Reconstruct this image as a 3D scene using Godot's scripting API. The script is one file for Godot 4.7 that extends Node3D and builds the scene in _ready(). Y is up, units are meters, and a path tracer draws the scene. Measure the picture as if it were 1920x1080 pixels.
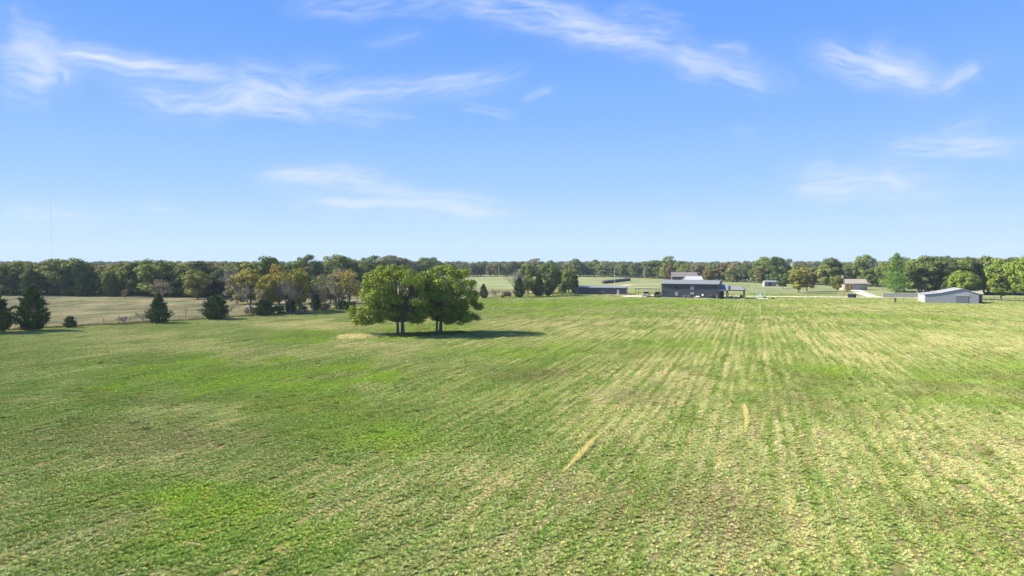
extends Node3D
# Mown pasture seen from a low drone: two oaks, cedars along a wire fence, woods all round, a grey metal house and sheds.
# x right, -z away from the camera, metres. The mowing and the buildings follow a grid turned about 20 degrees.

const EXPOSURE := 3.1
const TURN := 0.3403          # 19.5 degrees: the direction the field is mown in
const MAP_U := -290.0
const MAP_W := 430.0
const MAP_V := 0.0
const MAP_H := 300.0
const TEX_W := 2048
const TEX_H := 1024

var rg := RandomNumberGenerator.new()
var taken := {}
var M := {}
var lump := FastNoiseLite.new()
var bump := FastNoiseLite.new()
var field_bytes := PackedByteArray()
var to_linear := PackedFloat32Array()
var P := {}                    # tree shapes: {trunk, crown}

# cirrus: [azimuth, elevation, ... in degrees], half width in degrees, strength
const CIRRUS := [
	[[-36.5, 15.1, -35.1, 14.5, -33.4, 14.1], 1.45, .30],
	[[-36.6, 12.8, -34.8, 12.5, -33.5, 12.4], 1.29, .42],
	[[-34.5, 14.2, -32.3, 14.3, -29.7, 14.1, -27.0, 14.1, -24.1, 14.2, -21.7, 14.1], 0.46, .62],
	[[-34.8, 13.6, -33.3, 12.9, -33.2, 12.1], 0.76, .3],
	[[-22.3, 14.0, -20.0, 13.7, -17.8, 12.9, -16.0, 12.5], 0.91, .58],
	[[-29.9, 12.2, -27.1, 11.7, -24.2, 11.7, -20.8, 12.6, -18.8, 13.1], 0.84, .45],
	[[-22.3, 11.8, -19.6, 11.7, -17.8, 11.6, -16.2, 11.2], 0.34, .55],
	[[-17.2, 12.7, -13.1, 13.6, -8.8, 14.1, -4.9, 14.5, -2.2, 14.9, 0.7, 15.6], 0.53, .42],
	[[-18.4, 13.4, -16.4, 14.6, -13.5, 15.1], 0.76, .28],
	[[-16.4, 12.8, -13.5, 12.0, -10.5, 11.6], 0.68, .28],
	[[-20.1, 6.5, -17.3, 7.0, -14.0, 7.0, -9.9, 6.6], 0.61, .36],
	[[-17.5, 4.8, -13.1, 5.1, -8.8, 5.0, -4.5, 4.6, 0.0, 4.1], 0.76, .36],
	[[-28.2, 4.2, -25.8, 4.0], 0.30, .18],
	[[-36.8, 3.4, -34.1, 3.2, -30.9, 3.2], 0.53, .2],
	[[-17.9, 19.2, -13.8, 19.8, -8.7, 20.3, -4.4, 20.5], 0.68, .36],
	[[-4.8, 20.6, 0.0, 20.2, 4.0, 19.4, 7.5, 18.6], 0.91, .48],
	[[3.5, 19.1, 7.0, 18.2, 10.5, 17.6, 13.4, 17.2], 0.84, .5],
	[[12.6, 17.0, 15.1, 15.6, 17.6, 14.8, 21.1, 13.6], 0.76, .38],
	[[13.5, 16.0, 16.4, 15.0], 0.84, .25],
	[[7.9, 19.7, 10.9, 19.4, 14.1, 18.5], 0.46, .28],
	[[-12.2, 17.0, -9.6, 17.7, -7.0, 18.3], 0.38, .16],
	[[23.4, 15.9, 25.9, 14.5, 28.7, 13.4, 31.9, 12.1], 0.76, .52],
	[[27.0, 14.7, 29.4, 13.6, 31.4, 12.5], 0.99, .3],
	[[31.6, 12.1, 33.0, 12.6, 34.3, 13.2], 0.61, .45],
	[[28.2, 15.7, 27.5, 14.8], 0.61, .22],
	[[28.2, 8.6, 31.2, 8.2, 34.0, 7.7, 36.5, 7.8], 0.46, .5],
	[[31.8, 8.6, 34.0, 9.3, 34.6, 9.5], 0.68, .26],
	[[22.2, 6.4, 25.4, 6.0, 28.5, 6.0, 30.9, 5.4], 0.91, .3],
	[[22.4, 5.4, 24.3, 5.4, 26.8, 5.2], 0.42, .32],
	[[-4.4, 12.7, -2.2, 12.4, 0.2, 12.0], 0.27, .28],
	[[0.7, 13.2, 3.3, 14.2], 0.27, .26],
	[[15.9, 16.8, 18.0, 16.4, 19.2, 16.0], 0.30, .25],
	[[17.6, 10.3, 19.6, 10.1], 0.38, .14],
	[[12.3, 3.8, 15.2, 3.6], 0.27, .14],
	[[29.6, 3.1, 32.2, 3.0], 0.27, .14],
	[[-11.4, 11.9, -7.7, 11.8], 0.23, .2],
	[[-38.0, 13.9, -30.0, 13.7, -24.0, 13.4, -19.0, 13.0, -14.0, 12.3], 0.7, .17],
	[[-23.0, 12.9, -14.0, 12.7, -6.0, 13.6, 0.0, 14.4], 0.6, .14],
	[[-7.0, 20.4, 4.0, 18.8, 14.0, 16.4, 23.0, 13.2], 0.6, .18],
	[[22.0, 6.2, 28.0, 5.9, 34.0, 5.4], 0.9, .16],
	[[-21.0, 6.2, -14.0, 6.6, -7.0, 5.2, 1.0, 4.2], 0.8, .14],
]

# ---------------------------------------------------------------- shapes
class Mb:
	var v := PackedVector3Array()
	var c := PackedColorArray()
	var col := Color.WHITE
	var tinted := false
	func tri(p: Vector3, q: Vector3, r: Vector3):
		v.push_back(p); v.push_back(q); v.push_back(r)
		if tinted:
			c.push_back(col); c.push_back(col); c.push_back(col)
	func quad(p: Vector3, q: Vector3, r: Vector3, s: Vector3):
		tri(p, q, r); tri(p, r, s)
	func box(o: Vector3, s: Vector3, t := Transform3D()):
		var h := s * 0.5
		var k := []
		for i in 8:
			k.append(t * (o + Vector3(h.x if i & 1 else -h.x, h.y if i & 2 else -h.y, h.z if i & 4 else -h.z)))
		quad(k[4], k[6], k[7], k[5]); quad(k[1], k[3], k[2], k[0])
		quad(k[0], k[2], k[6], k[4]); quad(k[5], k[7], k[3], k[1])
		quad(k[2], k[3], k[7], k[6]); quad(k[0], k[4], k[5], k[1])
	func prism(poly: PackedVector2Array, z0: float, z1: float, t := Transform3D()):
		var n := poly.size()
		for i in n:
			var a := poly[i]
			var b := poly[(i + 1) % n]
			quad(t * Vector3(a.x, a.y, z0), t * Vector3(b.x, b.y, z0), t * Vector3(b.x, b.y, z1), t * Vector3(a.x, a.y, z1))
		var f := Geometry2D.triangulate_polygon(poly)
		for i in range(0, f.size(), 3):
			for z in [z0, z1]:
				tri(t * Vector3(poly[f[i]].x, poly[f[i]].y, z), t * Vector3(poly[f[i + 1]].x, poly[f[i + 1]].y, z), t * Vector3(poly[f[i + 2]].x, poly[f[i + 2]].y, z))
	func tube(pts: Array, rads: Array, n: int):
		var last := PackedVector3Array()
		for i in pts.size():
			var d: Vector3 = (pts[mini(i + 1, pts.size() - 1)] - pts[maxi(i - 1, 0)]).normalized()
			var s := d.cross(Vector3(0.31, 0.17, 0.93)).normalized()
			var u := s.cross(d)
			var ring := PackedVector3Array()
			for k in n:
				var a := TAU * k / n
				ring.push_back(pts[i] + (s * cos(a) + u * sin(a)) * rads[i])
			if i > 0:
				for k in n:
					quad(last[k], last[(k + 1) % n], ring[(k + 1) % n], ring[k])
			last = ring
		for k in range(1, n - 1):
			tri(last[0], last[k], last[k + 1])
	func lathe(prof: Array, n: int, t := Transform3D()):   # prof: Vector2(radius, height)
		for i in prof.size() - 1:
			for k in n:
				var a := TAU * k / n
				var b := TAU * (k + 1) / n
				var p0: Vector2 = prof[i]
				var p1: Vector2 = prof[i + 1]
				quad(t * Vector3(cos(a) * p0.x, p0.y, sin(a) * p0.x), t * Vector3(cos(b) * p0.x, p0.y, sin(b) * p0.x), t * Vector3(cos(b) * p1.x, p1.y, sin(b) * p1.x), t * Vector3(cos(a) * p1.x, p1.y, sin(a) * p1.x))
	func mesh() -> ArrayMesh:
		var a := []
		a.resize(Mesh.ARRAY_MAX)
		a[Mesh.ARRAY_VERTEX] = v
		if tinted:
			a[Mesh.ARRAY_COLOR] = c
		var m := ArrayMesh.new()
		m.add_surface_from_arrays(Mesh.PRIMITIVE_TRIANGLES, a)
		return m

# ---------------------------------------------------------------- naming
func numbered(called: String) -> String:
	taken[called] = taken.get(called, -1) + 1
	return called if taken[called] == 0 else "%s_%03d" % [called, taken[called]]

func tag(o: Node, label := "", category := "", group := "", kind := ""):
	if label: o.set_meta("label", label)
	if category: o.set_meta("category", category)
	if group: o.set_meta("group", group)
	if kind: o.set_meta("kind", kind)

func thing(called: String, label: String, category: String, at := Vector3.ZERO, turn := 0.0, group := "") -> Node3D:
	var o := Node3D.new()
	o.name = numbered(called)
	add_child(o)
	o.position = at
	o.rotation.y = turn
	tag(o, label, category, group)
	return o

func part(called: String, mesh: Mesh, m: Material, parent: Node) -> MeshInstance3D:
	var o := MeshInstance3D.new()
	o.name = called
	o.mesh = mesh
	o.material_override = m
	parent.add_child(o, true)
	return o

func piece(called: String, mb: Mb, m: Material, parent: Node) -> MeshInstance3D:
	return part(called, mb.mesh(), m, parent)

func bx(called: String, o: Vector3, s: Vector3, m: Material, parent: Node) -> MeshInstance3D:
	var b := Mb.new()
	b.box(o, s)
	return piece(called, b, m, parent)

func structure(called: String, mesh: Mesh, m: Material, label: String) -> MeshInstance3D:
	var o := part(called, mesh, m, self)
	tag(o, label, "ground", "", "structure")
	return o

# ---------------------------------------------------------------- materials
func lin(r: float, g: float, b: float) -> Color:
	return Color(r, g, b).linear_to_srgb()

func mat(c: Color, rough := 0.8, metal := 0.0) -> StandardMaterial3D:
	var m := StandardMaterial3D.new()
	m.albedo_color = c
	m.roughness = rough
	m.metallic = metal
	return m

func leaf_mat(c: Color, through := 0.5) -> StandardMaterial3D:
	var m := mat(c, 0.65)
	m.vertex_color_use_as_albedo = true
	m.metallic_specular = 0.2
	m.backlight_enabled = true
	m.backlight = Color(through, through, through * 0.55)
	m.cull_mode = BaseMaterial3D.CULL_DISABLED
	return m

func grain(base: Color, spread: float, freq: float, scale: float, rough: float, seed_: int, metal := 0.0) -> StandardMaterial3D:
	var n := FastNoiseLite.new()
	n.seed = seed_
	n.frequency = freq
	n.fractal_octaves = 5
	var g := Gradient.new()
	g.set_color(0, base.darkened(spread))
	g.set_color(1, base.lightened(spread))
	var t := NoiseTexture2D.new()
	t.width = 256; t.height = 256
	t.seamless = true
	t.noise = n
	t.color_ramp = g
	var m := mat(Color.WHITE, rough, metal)
	m.albedo_texture = t
	m.uv1_triplanar = true
	m.uv1_world_triplanar = true
	m.uv1_scale = Vector3.ONE * scale
	return m

func make_materials():
	M.oak = leaf_mat(lin(.250, .330, .052))
	M.wood_green = leaf_mat(lin(.215, .285, .078))
	M.wood_dark = leaf_mat(lin(.145, .210, .068))
	M.wood_olive = leaf_mat(lin(.260, .295, .078))
	M.wood_yellow = leaf_mat(lin(.36, .35, .08))
	M.orange = leaf_mat(lin(.40, .34, .09))
	M.russet = leaf_mat(lin(.27, .225, .09))
	M.grey_leaf = leaf_mat(lin(.27, .26, .16))
	M.lawn_olive = leaf_mat(lin(.32, .33, .085))
	M.bright = leaf_mat(lin(.26, .36, .065))
	M.lime = leaf_mat(lin(.23, .41, .09))
	M.cedar = leaf_mat(lin(.120, .180, .058), 0.35)
	M.bark = grain(lin(.085, .070, .055), 0.35, 0.03, 0.9, 0.95, 3)
	M.grey_bark = grain(lin(.155, .135, .125), 0.3, 0.03, 0.9, 0.95, 4)
	M.grass = leaf_mat(Color.WHITE, 0.35)
	M.straw = leaf_mat(lin(.78, .72, .34), 0.6)
	M.tall_grass = leaf_mat(lin(.26, .25, .09), 0.4)
	M.slate_wall = grain(lin(.062, .068, .085), 0.10, 0.02, 0.5, 0.45, 5)
	M.slate_trim = mat(lin(.03, .033, .042), 0.5)
	M.metal_roof = grain(lin(.17, .185, .20), 0.06, 0.02, 0.4, 0.45, 6, 0.0)
	M.white_metal = grain(lin(.365, .385, .415), 0.05, 0.02, 0.4, 0.5, 7)
	M.white = mat(lin(.50, .50, .49), 0.5)
	M.door_grey = mat(lin(.20, .21, .24), 0.5)
	M.tan_wall = grain(lin(.34, .315, .28), 0.08, 0.02, 0.4, 0.7, 8)
	M.tan_roof = grain(lin(.27, .25, .205), 0.12, 0.04, 0.4, 0.7, 9)
	M.brown_roof = grain(lin(.125, .11, .12), 0.12, 0.05, 0.5, 0.85, 10)
	M.barn_red = grain(lin(.17, .075, .06), 0.2, 0.05, 0.5, 0.85, 11)
	M.cedar_wood = grain(lin(.30, .16, .08), 0.2, 0.05, 0.8, 0.7, 12)
	M.glass = mat(lin(.02, .025, .03), 0.08)
	M.pale_glass = mat(lin(.30, .33, .36), 0.15)
	M.dark_steel = mat(lin(.045, .045, .05), 0.5, 0.3)
	M.steel = mat(lin(.35, .36, .37), 0.4, 0.6)
	M.pole_wood = grain(lin(.16, .125, .10), 0.25, 0.05, 1.5, 0.9, 13)
	M.pale_pole = grain(lin(.42, .39, .36), 0.2, 0.05, 1.5, 0.9, 14)
	M.gravel = grain(lin(.52, .47, .40), 0.2, 0.05, 0.35, 0.95, 15)
	M.dirt = grain(lin(.42, .34, .22), 0.2, 0.05, 0.35, 0.95, 16)
	M.concrete = grain(lin(.55, .53, .50), 0.1, 0.05, 0.3, 0.9, 17)
	M.navy = mat(lin(.015, .035, .10), 0.4)
	M.silver_paint = mat(lin(.40, .43, .50), 0.25, 0.5)
	M.dark_paint = mat(lin(.05, .022, .025), 0.25, 0.3)
	M.rubber = mat(lin(.02, .02, .02), 0.9)
	M.lamp_glass = mat(lin(.75, .75, .72), 0.15)
	M.mint = mat(lin(.42, .62, .55), 0.5)
	M.wrap = grain(lin(.028, .032, .034), 0.3, 0.08, 0.8, 0.7, 18)
	M.hay = grain(lin(.24, .17, .08), 0.3, 0.08, 1.2, 0.95, 19)
	M.rust = grain(lin(.07, .045, .035), 0.3, 0.08, 1.2, 0.85, 20)
	M.brush = mat(lin(.20, .17, .15), 0.95)
	for k in ["slate_wall", "white_metal", "metal_roof"]:
		M[k].metallic_specular = 0.35

# ---------------------------------------------------------------- sky
func make_sky() -> PanoramaSkyMaterial:
	var w := 4096
	var h := 2048
	var im := Image.create(w, h, false, Image.FORMAT_RGBF)
	var k := 1.0 / EXPOSURE
	var stops := [[0.0, Color(.580, .795, 1.02)], [2.5, Color(.495, .735, 1.02)], [7.0, Color(.325, .590, 1.02)], [12.0, Color(.218, .475, 1.0)], [19.0, Color(.142, .375, .98)], [35.0, Color(.105, .300, .82)], [90.0, Color(.055, .190, .62)]]
	var rows := []
	for y in h / 2:
		var el := 90.0 - (y + 0.5) * 180.0 / h
		var c := Color.WHITE
		for i in stops.size() - 1:
			if el >= stops[i][0]:
				var t: float = clampf((el - stops[i][0]) / (stops[i + 1][0] - stops[i][0]), 0, 1)
				c = stops[i][1].lerp(stops[i + 1][1], t * t * (3 - 2 * t) * 0.35 + t * 0.65)
		c = Color(c.r * k, c.g * k, c.b * k)
		rows.append(c)
		im.fill_rect(Rect2i(0, y, w, 1), c)
	im.fill_rect(Rect2i(0, h / 2, w, h / 2), Color(.22 * k, .26 * k, .14 * k))
	var n := FastNoiseLite.new()
	n.seed = 21
	n.frequency = 1.0
	n.fractal_octaves = 5
	n.fractal_gain = 0.55
	var soft := FastNoiseLite.new()
	soft.seed = 22
	soft.frequency = 1.0
	soft.fractal_octaves = 2
	var strokes := CIRRUS.duplicate()
	var r := RandomNumberGenerator.new()
	r.seed = 77
	for i in 90:                                   # the same kind of wisps all round the rest of the sky
		var az := r.randf_range(44, 316)
		var el := r.randf_range(3, 34)
		var slope := r.randf_range(-0.35, 0.35)
		var long := r.randf_range(3, 9)
		strokes.append([[az, el, az + long, el + slope * long, az + 2 * long, el + slope * long * r.randf_range(0.6, 2.2)], r.randf_range(0.35, 1.2), r.randf_range(0.15, 0.5)])
	var deg := w / 360.0
	for s in strokes:
		var q: Array = s[0]
		var wid: float = s[1] * 1.05
		var pts := PackedVector2Array()
		for i in range(0, q.size(), 2):
			pts.push_back(Vector2(q[i], q[i + 1]))
		var lo := pts[0]
		var hi := pts[0]
		var total := 0.0
		var at := [0.0]
		for i in range(1, pts.size()):
			lo = lo.min(pts[i]); hi = hi.max(pts[i])
			total += pts[i].distance_to(pts[i - 1])
			at.append(total)
		lo -= Vector2(3, 2.8) * wid; hi += Vector2(3, 2.8) * wid
		for y in range(int((90 - hi.y) * deg), int((90 - lo.y) * deg)):
			if y < 0 or y >= h / 2: continue
			for x in range(int(lo.x * deg), int(hi.x * deg)):
				var p := Vector2(x / deg, 90.0 - y / deg)
				p += Vector2(soft.get_noise_2d(p.x * 0.25, p.y * 0.4 + 40), soft.get_noise_2d(p.x * 0.25 + 90, p.y * 0.4)) * wid * 0.45
				var best := 1e9
				var along := 0.0
				var across := 0.0
				for i in pts.size() - 1:
					var e := pts[i + 1] - pts[i]
					var l := e.length()
					var t := clampf((p - pts[i]).dot(e) / (l * l), 0, 1)
					var d := (p - pts[i] - e * t)
					var dd := d.length()
					if dd < best:
						best = dd
						along = at[i] + t * l
						across = dd * signf(e.cross(d))
				var f := best / wid
				if f > 2.6: continue
				var f0 := along / total
				var tips := smoothstep(-0.02, 0.22, f0) * (1 - smoothstep(0.78, 1.02, f0)) * 0.8 + 0.2
				var wisp := soft.get_noise_2d(along * 0.07 + q[0] * 3.0, across * 0.9 / sqrt(wid) + q[1] * 5.0)
				var fine := n.get_noise_2d(along * 0.22 + across * 0.3 + q[0], across * 2.8 - along * 0.45)
				var a: float = s[2] * exp(-f * f * 0.7) * tips * clampf(0.66 + 0.7 * wisp + 0.7 * fine, 0, 1.6) * (1.08 if q[1] > 9.0 else 1.5)
				if a < 0.004: continue
				a = minf(a, 0.88)
				var xx := posmod(x, w)
				im.set_pixel(xx, y, im.get_pixel(xx, y).lerp(Color(.84 * k, .90 * k, 1.0 * k), a))
	var m := PanoramaSkyMaterial.new()
	m.panorama = ImageTexture.create_from_image(im)
	return m

func camera_and_light():
	var cam := Camera3D.new()
	cam.name = "camera"
	add_child(cam)
	cam.position = Vector3(0, 13.0, 0)
	cam.rotation_degrees = Vector3(-2.192, 0, 0)
	cam.fov = 45.747
	cam.near = 0.1
	cam.far = 9000
	cam.current = true
	var sun := DirectionalLight3D.new()
	sun.name = "sun"
	add_child(sun)
	var e := deg_to_rad(38.0)
	var b := deg_to_rad(11.0)
	sun.look_at_from_position(Vector3.ZERO, Vector3(cos(e) * cos(b), -sin(e), cos(e) * sin(b)), Vector3.UP)
	sun.light_color = Color(1.0, .948, .85)
	sun.light_energy = 1.6
	sun.light_angular_distance = 0.5
	sun.shadow_enabled = true
	var env := Environment.new()
	env.background_mode = Environment.BG_SKY
	env.sky = Sky.new()
	env.sky.sky_material = make_sky()
	env.tonemap_mode = Environment.TONE_MAPPER_LINEAR
	env.tonemap_exposure = EXPOSURE
	env.fog_enabled = true
	env.fog_density = 0.00012
	env.fog_light_color = Color(.78, .87, 1.0)
	env.sdfgi_enabled = true
	env.ssao_enabled = true
	env.ssil_enabled = true
	var we := WorldEnvironment.new()
	we.name = "environment"
	we.environment = env
	add_child(we)

# ---------------------------------------------------------------- ground
func to_uv(x: float, z: float) -> Vector2:        # metres across and along the mowing direction
	return Vector2(x * cos(TURN) + z * sin(TURN), x * sin(TURN) - z * cos(TURN))

func from_uv(u: float, v: float) -> Vector2:
	return Vector2(u * cos(TURN) + v * sin(TURN), u * sin(TURN) - v * cos(TURN))

func ground_y(x: float, z: float) -> float:
	var q := to_uv(x, z)
	var near := 1.0 - smoothstep(205.0, 240.0, q.y)
	var side := smoothstep(MAP_U + 2, MAP_U + 40, q.x) * (1 - smoothstep(MAP_U + MAP_W - 30, MAP_U + MAP_W - 2, q.x)) * smoothstep(0.0, 12.0, q.y)
	return (0.16 * (1 + lump.get_noise_2d(x, z)) + 0.035 * (1 + bump.get_noise_2d(x, z))) * near * side

func spot(x: float, z: float) -> Vector3:
	return Vector3(x, ground_y(x, z), z)

# patches of the field: x, z, radius across, radius along, channel (0 lush, 1 dry, 2 bare/brown, 3 rough pasture), strength
const PATCHES := [
	[-30, -74, 9, 15, 0, 1.0], [-38, -79, 10, 8, 0, 0.8], [-22, -68, 7, 10, 0, 0.9], [-44, -88, 9, 5, 0, 0.7], [-24, -86, 5, 6, 0, 0.5],
	[-17, -58, 5, 9, 0, 0.6], [-11, -50, 5, 6, 0, 0.6], [-18, -34, 5, 3.5, 0, 0.6], [-13, -31, 5, 3, 0, 0.6], [-22, -38, 5, 4, 0, 0.4],
	[-30, -118, 14, 5, 0, 1.0], [-38, -112, 8, 4, 0, 0.7], [-16, -132, 10, 10, 0, 0.4],
	[2, -205, 30, 12, 0, 0.9], [35, -215, 25, 14, 0, 0.8], [60, -222, 24, 12, 0, 0.7], [10, -170, 22, 8, 0, 0.6], [48, -165, 10, 3, 0, 0.8], [85, -158, 25, 3, 0, 0.6], [72, -170, 22, 3, 0, 0.6],
	[36, -80, 4, 5, 0, 0.5], [47, -75, 4, 5, 0, 0.45], [55, -69, 4, 5, 0, 0.45], [44, -62, 8, 4, 0, 0.5], [62, -84, 4, 5, 0, 0.35], [62, -62, 6, 6, 0, 0.5], [0, -96, 10, 10, 0, 0.5], [20, -104, 9, 12, 0, 0.4],
	[-42, -140, 16, 9, 1, 1.0], [-22, -150, 14, 6, 1, 0.8], [-70, -118, 14, 8, 1, 0.6], [-50, -104, 18, 8, 1, 0.5],
	[14, -142, 20, 6, 1, 0.9], [30, -150, 18, 7, 1, 0.95], [40, -136, 10, 7, 1, 0.8], [2, -135, 10, 6, 1, 0.55], [16, -120, 10, 9, 1, 0.65], [28, -122, 8, 8, 1, 0.5],
	[-8, -108, 18, 4, 1, 0.7], [-20, -106, 12, 4, 1, 0.75], [54, -104, 5, 22, 1, 0.7], [48, -112, 4, 24, 1, 0.55], [76, -108, 12, 9, 1, 0.9], [84, -120, 16, 5, 1, 0.6], [95, -140, 25, 6, 1, 0.6], [70, -150, 25, 8, 1, 0.45],
	[30, -92, 7, 16, 1, 0.4], [14, -76, 5, 20, 1, 0.5], [8, -58, 5, 16, 1, 0.55], [22, -48, 9, 9, 1, 0.45], [30, -40, 8, 8, 1, 0.5], [0, -36, 6, 8, 1, 0.45], [12, -32, 6, 5, 1, 0.4], [-6, -40, 5, 8, 1, 0.35], [38, -46, 6, 6, 1, 0.5],
	[100, -200, 40, 14, 1, 0.55], [110, -170, 25, 8, 1, 0.5],
	[0, -78, 5, 6, 2, 0.6], [41, -69, 5, 5, 2, 0.6], [49, -64, 5, 5, 2, 0.6], [33, -73, 5, 4, 2, 0.5], [55, -75, 5, 4, 2, 0.5], [26, -62, 4, 6, 2, 0.4], [12, -66, 4, 7, 2, 0.4], [-28, -50, 14, 6, 2, 0.45], [-18, -60, 9, 3, 2, 0.4], [8, -36, 5, 4, 2, 0.5], [22, -33, 4, 3, 2, 0.5], [-20, -33, 4, 2.5, 2, 0.4], [-34, -62, 9, 3, 2, 0.45],
	[-25.5, -114.0, 5, 2.5, 1, 1.0], [-28, -112.5, 4, 2, 1, 0.8], [57, -56, 7, 4, 2, 0.55], [18, -96, 6, 4, 2, 0.35],
]

func noise_bytes(seed_: int, f_across: float, w: int, h: int, octaves := 3) -> PackedByteArray:
	# noise with different grain across and along: drawn small, then stretched
	var n := FastNoiseLite.new()
	n.seed = seed_
	n.noise_type = FastNoiseLite.TYPE_SIMPLEX
	n.frequency = f_across * MAP_W / w
	n.fractal_octaves = octaves
	var im := n.get_image(w, h, false, false, false)
	im.resize(TEX_W, TEX_H, Image.INTERPOLATE_CUBIC)
	im.convert(Image.FORMAT_L8)
	return im.get_data()

func make_field_map() -> ImageTexture:
	var lw := 430
	var lh := 300
	var warp := FastNoiseLite.new()
	warp.seed = 9
	warp.frequency = 0.09
	warp.fractal_octaves = 4
	var acc := PackedFloat32Array()
	acc.resize(lw * lh * 4)
	for b in PATCHES:
		var c := to_uv(b[0], b[1])
		var ru: float = b[2]
		var rv: float = b[3]
		for v in range(maxi(0, int(c.y - rv * 2)), mini(lh, int(c.y + rv * 2))):
			for u in range(maxi(0, int(c.x - ru * 2 - MAP_U)), mini(lw, int(c.x + ru * 2 - MAP_U))):
				var du := (u + MAP_U - c.x) / ru
				var dv := (v - c.y) / rv
				var f := sqrt(du * du + dv * dv) + warp.get_noise_2d(u, v) * 1.3
				var i: int = (v * lw + u) * 4 + b[4]
				acc[i] = minf(1.0, acc[i] + b[5] * (1.0 - smoothstep(0.45, 1.35, f)))
	var low := PackedByteArray()
	low.resize(lw * lh * 4)
	for v in lh:
		for u in lw:
			var p := from_uv(u + MAP_U, v)
			var i := (v * lw + u) * 4
			# beyond the fence on the left the pasture is rough and dry
			var edge: float
			if p.y > -159.7:
				edge = (p.x + 62.5) * 0.707 - (p.y + 159.7) * -0.707
			else:
				edge = (p.x + 62.5) * 0.869 - (p.y + 159.7) * -0.495
			acc[i + 3] = 1.0 - smoothstep(-1.2, 0.2, edge + warp.get_noise_2d(u * 2, v * 2) * 0.8)
			for k in 4:
				low[i + k] = int(clampf(acc[i + k], 0, 1) * 255)
	var li := Image.create_from_data(lw, lh, false, Image.FORMAT_RGBA8, low)
	li.resize(TEX_W, TEX_H, Image.INTERPOLATE_BILINEAR)
	var w := li.get_data()
	var streak := noise_bytes(31, 0.55, TEX_W, 20, 2)
	var hair := noise_bytes(36, 1.5, TEX_W, 40, 1)
	var band := noise_bytes(32, 0.16, TEX_W, 14, 2)
	var fine := noise_bytes(33, 0.9, TEX_W, TEX_H, 3)
	var mid := noise_bytes(34, 0.10, TEX_W / 2, TEX_H / 2, 4)
	var big := noise_bytes(35, 0.028, TEX_W / 4, TEX_H / 4, 3)
	var lut := PackedByteArray()
	lut.resize(1025)
	for i in 1025:
		lut[i] = int(round(Color(i / 1024.0, 0, 0).linear_to_srgb().r * 255))
	to_linear.resize(256)
	for i in 256:
		to_linear[i] = Color(i / 255.0, 0, 0).srgb_to_linear().r
	field_bytes.resize(TEX_W * TEX_H * 3)
	var along := 0.0
	var rows := PackedFloat32Array()          # the swaths of the rake, about a metre apart
	var uneven := FastNoiseLite.new()
	uneven.seed = 38
	uneven.frequency = 0.12
	for i in TEX_W + 8:
		var u := i * MAP_W / TEX_W
		rows.push_back(pow(0.5 + 0.5 * cos(TAU * (u / 0.95 + 0.5 * uneven.get_noise_1d(u))), 2.0) * 2.0 - 0.75)
	var mown := PackedFloat32Array()          # rows show most where the mower turned the hay, right of the oaks
	for i in TEX_W:
		var u := MAP_U + i * MAP_W / TEX_W
		mown.push_back((0.5 + 0.5 * smoothstep(-75.0, -20.0, u)) * (1.0 - 0.5 * smoothstep(8.0, 24.0, u)))
	var i3 := 0
	var i4 := 0
	for i in TEX_W * TEX_H:
		if i % TEX_W == 0: along = 0.55 + 0.45 * smoothstep(30.0, 75.0, i / TEX_W * MAP_H / TEX_H)
		var st: float = along * mown[i % TEX_W]
		var s := streak[i] / 255.0 - 0.5
		var hr := hair[i] / 255.0 - 0.5
		var bd := band[i] / 255.0 - 0.5
		var f := fine[i] / 255.0 - 0.5
		var md := mid[i] / 255.0 - 0.5
		var bg := big[i] / 255.0 - 0.5
		var row := rows[(i % TEX_W) + int(bd * 3.0)]
		var lush := w[i4] / 255.0
		var dry := w[i4 + 1] / 255.0
		var bare := w[i4 + 2] / 255.0
		var rough := w[i4 + 3] / 255.0
		var t := clampf(0.33 + (s * 0.28 + hr * 0.45 + bd * 0.18 + row * (0.27 + bd * 0.35)) * st + f * 0.85 + md * 0.5 + bg * 0.35 + dry * (0.42 + (s * 0.7 + hr * 0.9 + row * 0.22) * st) - lush * 0.4, 0, 1)
		var l := clampf(lush * (0.62 + md * 2.0 + f * 0.9 + s * 0.3) + maxf(0, md * 0.9 - bg * 0.6 - 0.16), 0, 1) * (1 - rough)
		var d := clampf(bare * (0.75 + md * 1.4 + f * 0.8) + maxf(0, -md * 0.7 + bg * 0.6 - 0.26), 0, 0.8)
		# green to straw, then lush yellow green, then brown thatch
		var r := 0.176 + t * 0.278
		var g := 0.248 + t * 0.168
		var b := 0.060 + t * 0.182
		r += (0.232 - r) * l; g += (0.330 - g) * l; b += (0.045 - b) * l
		r += (0.175 - r) * d; g += (0.165 - g) * d; b += (0.080 - b) * d
		var pr := 0.40 + f * 0.2 + md * 0.34 + bg * 0.2
		r += (pr - r) * rough; g += (pr * (0.93 - md * 0.25) - g) * rough; b += (pr * 0.70 - b) * rough
		field_bytes[i3] = lut[int(clampf(r, 0, 1) * 1024)]
		field_bytes[i3 + 1] = lut[int(clampf(g, 0, 1) * 1024)]
		field_bytes[i3 + 2] = lut[int(clampf(b, 0, 1) * 1024)]
		i3 += 3
		i4 += 4
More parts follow.
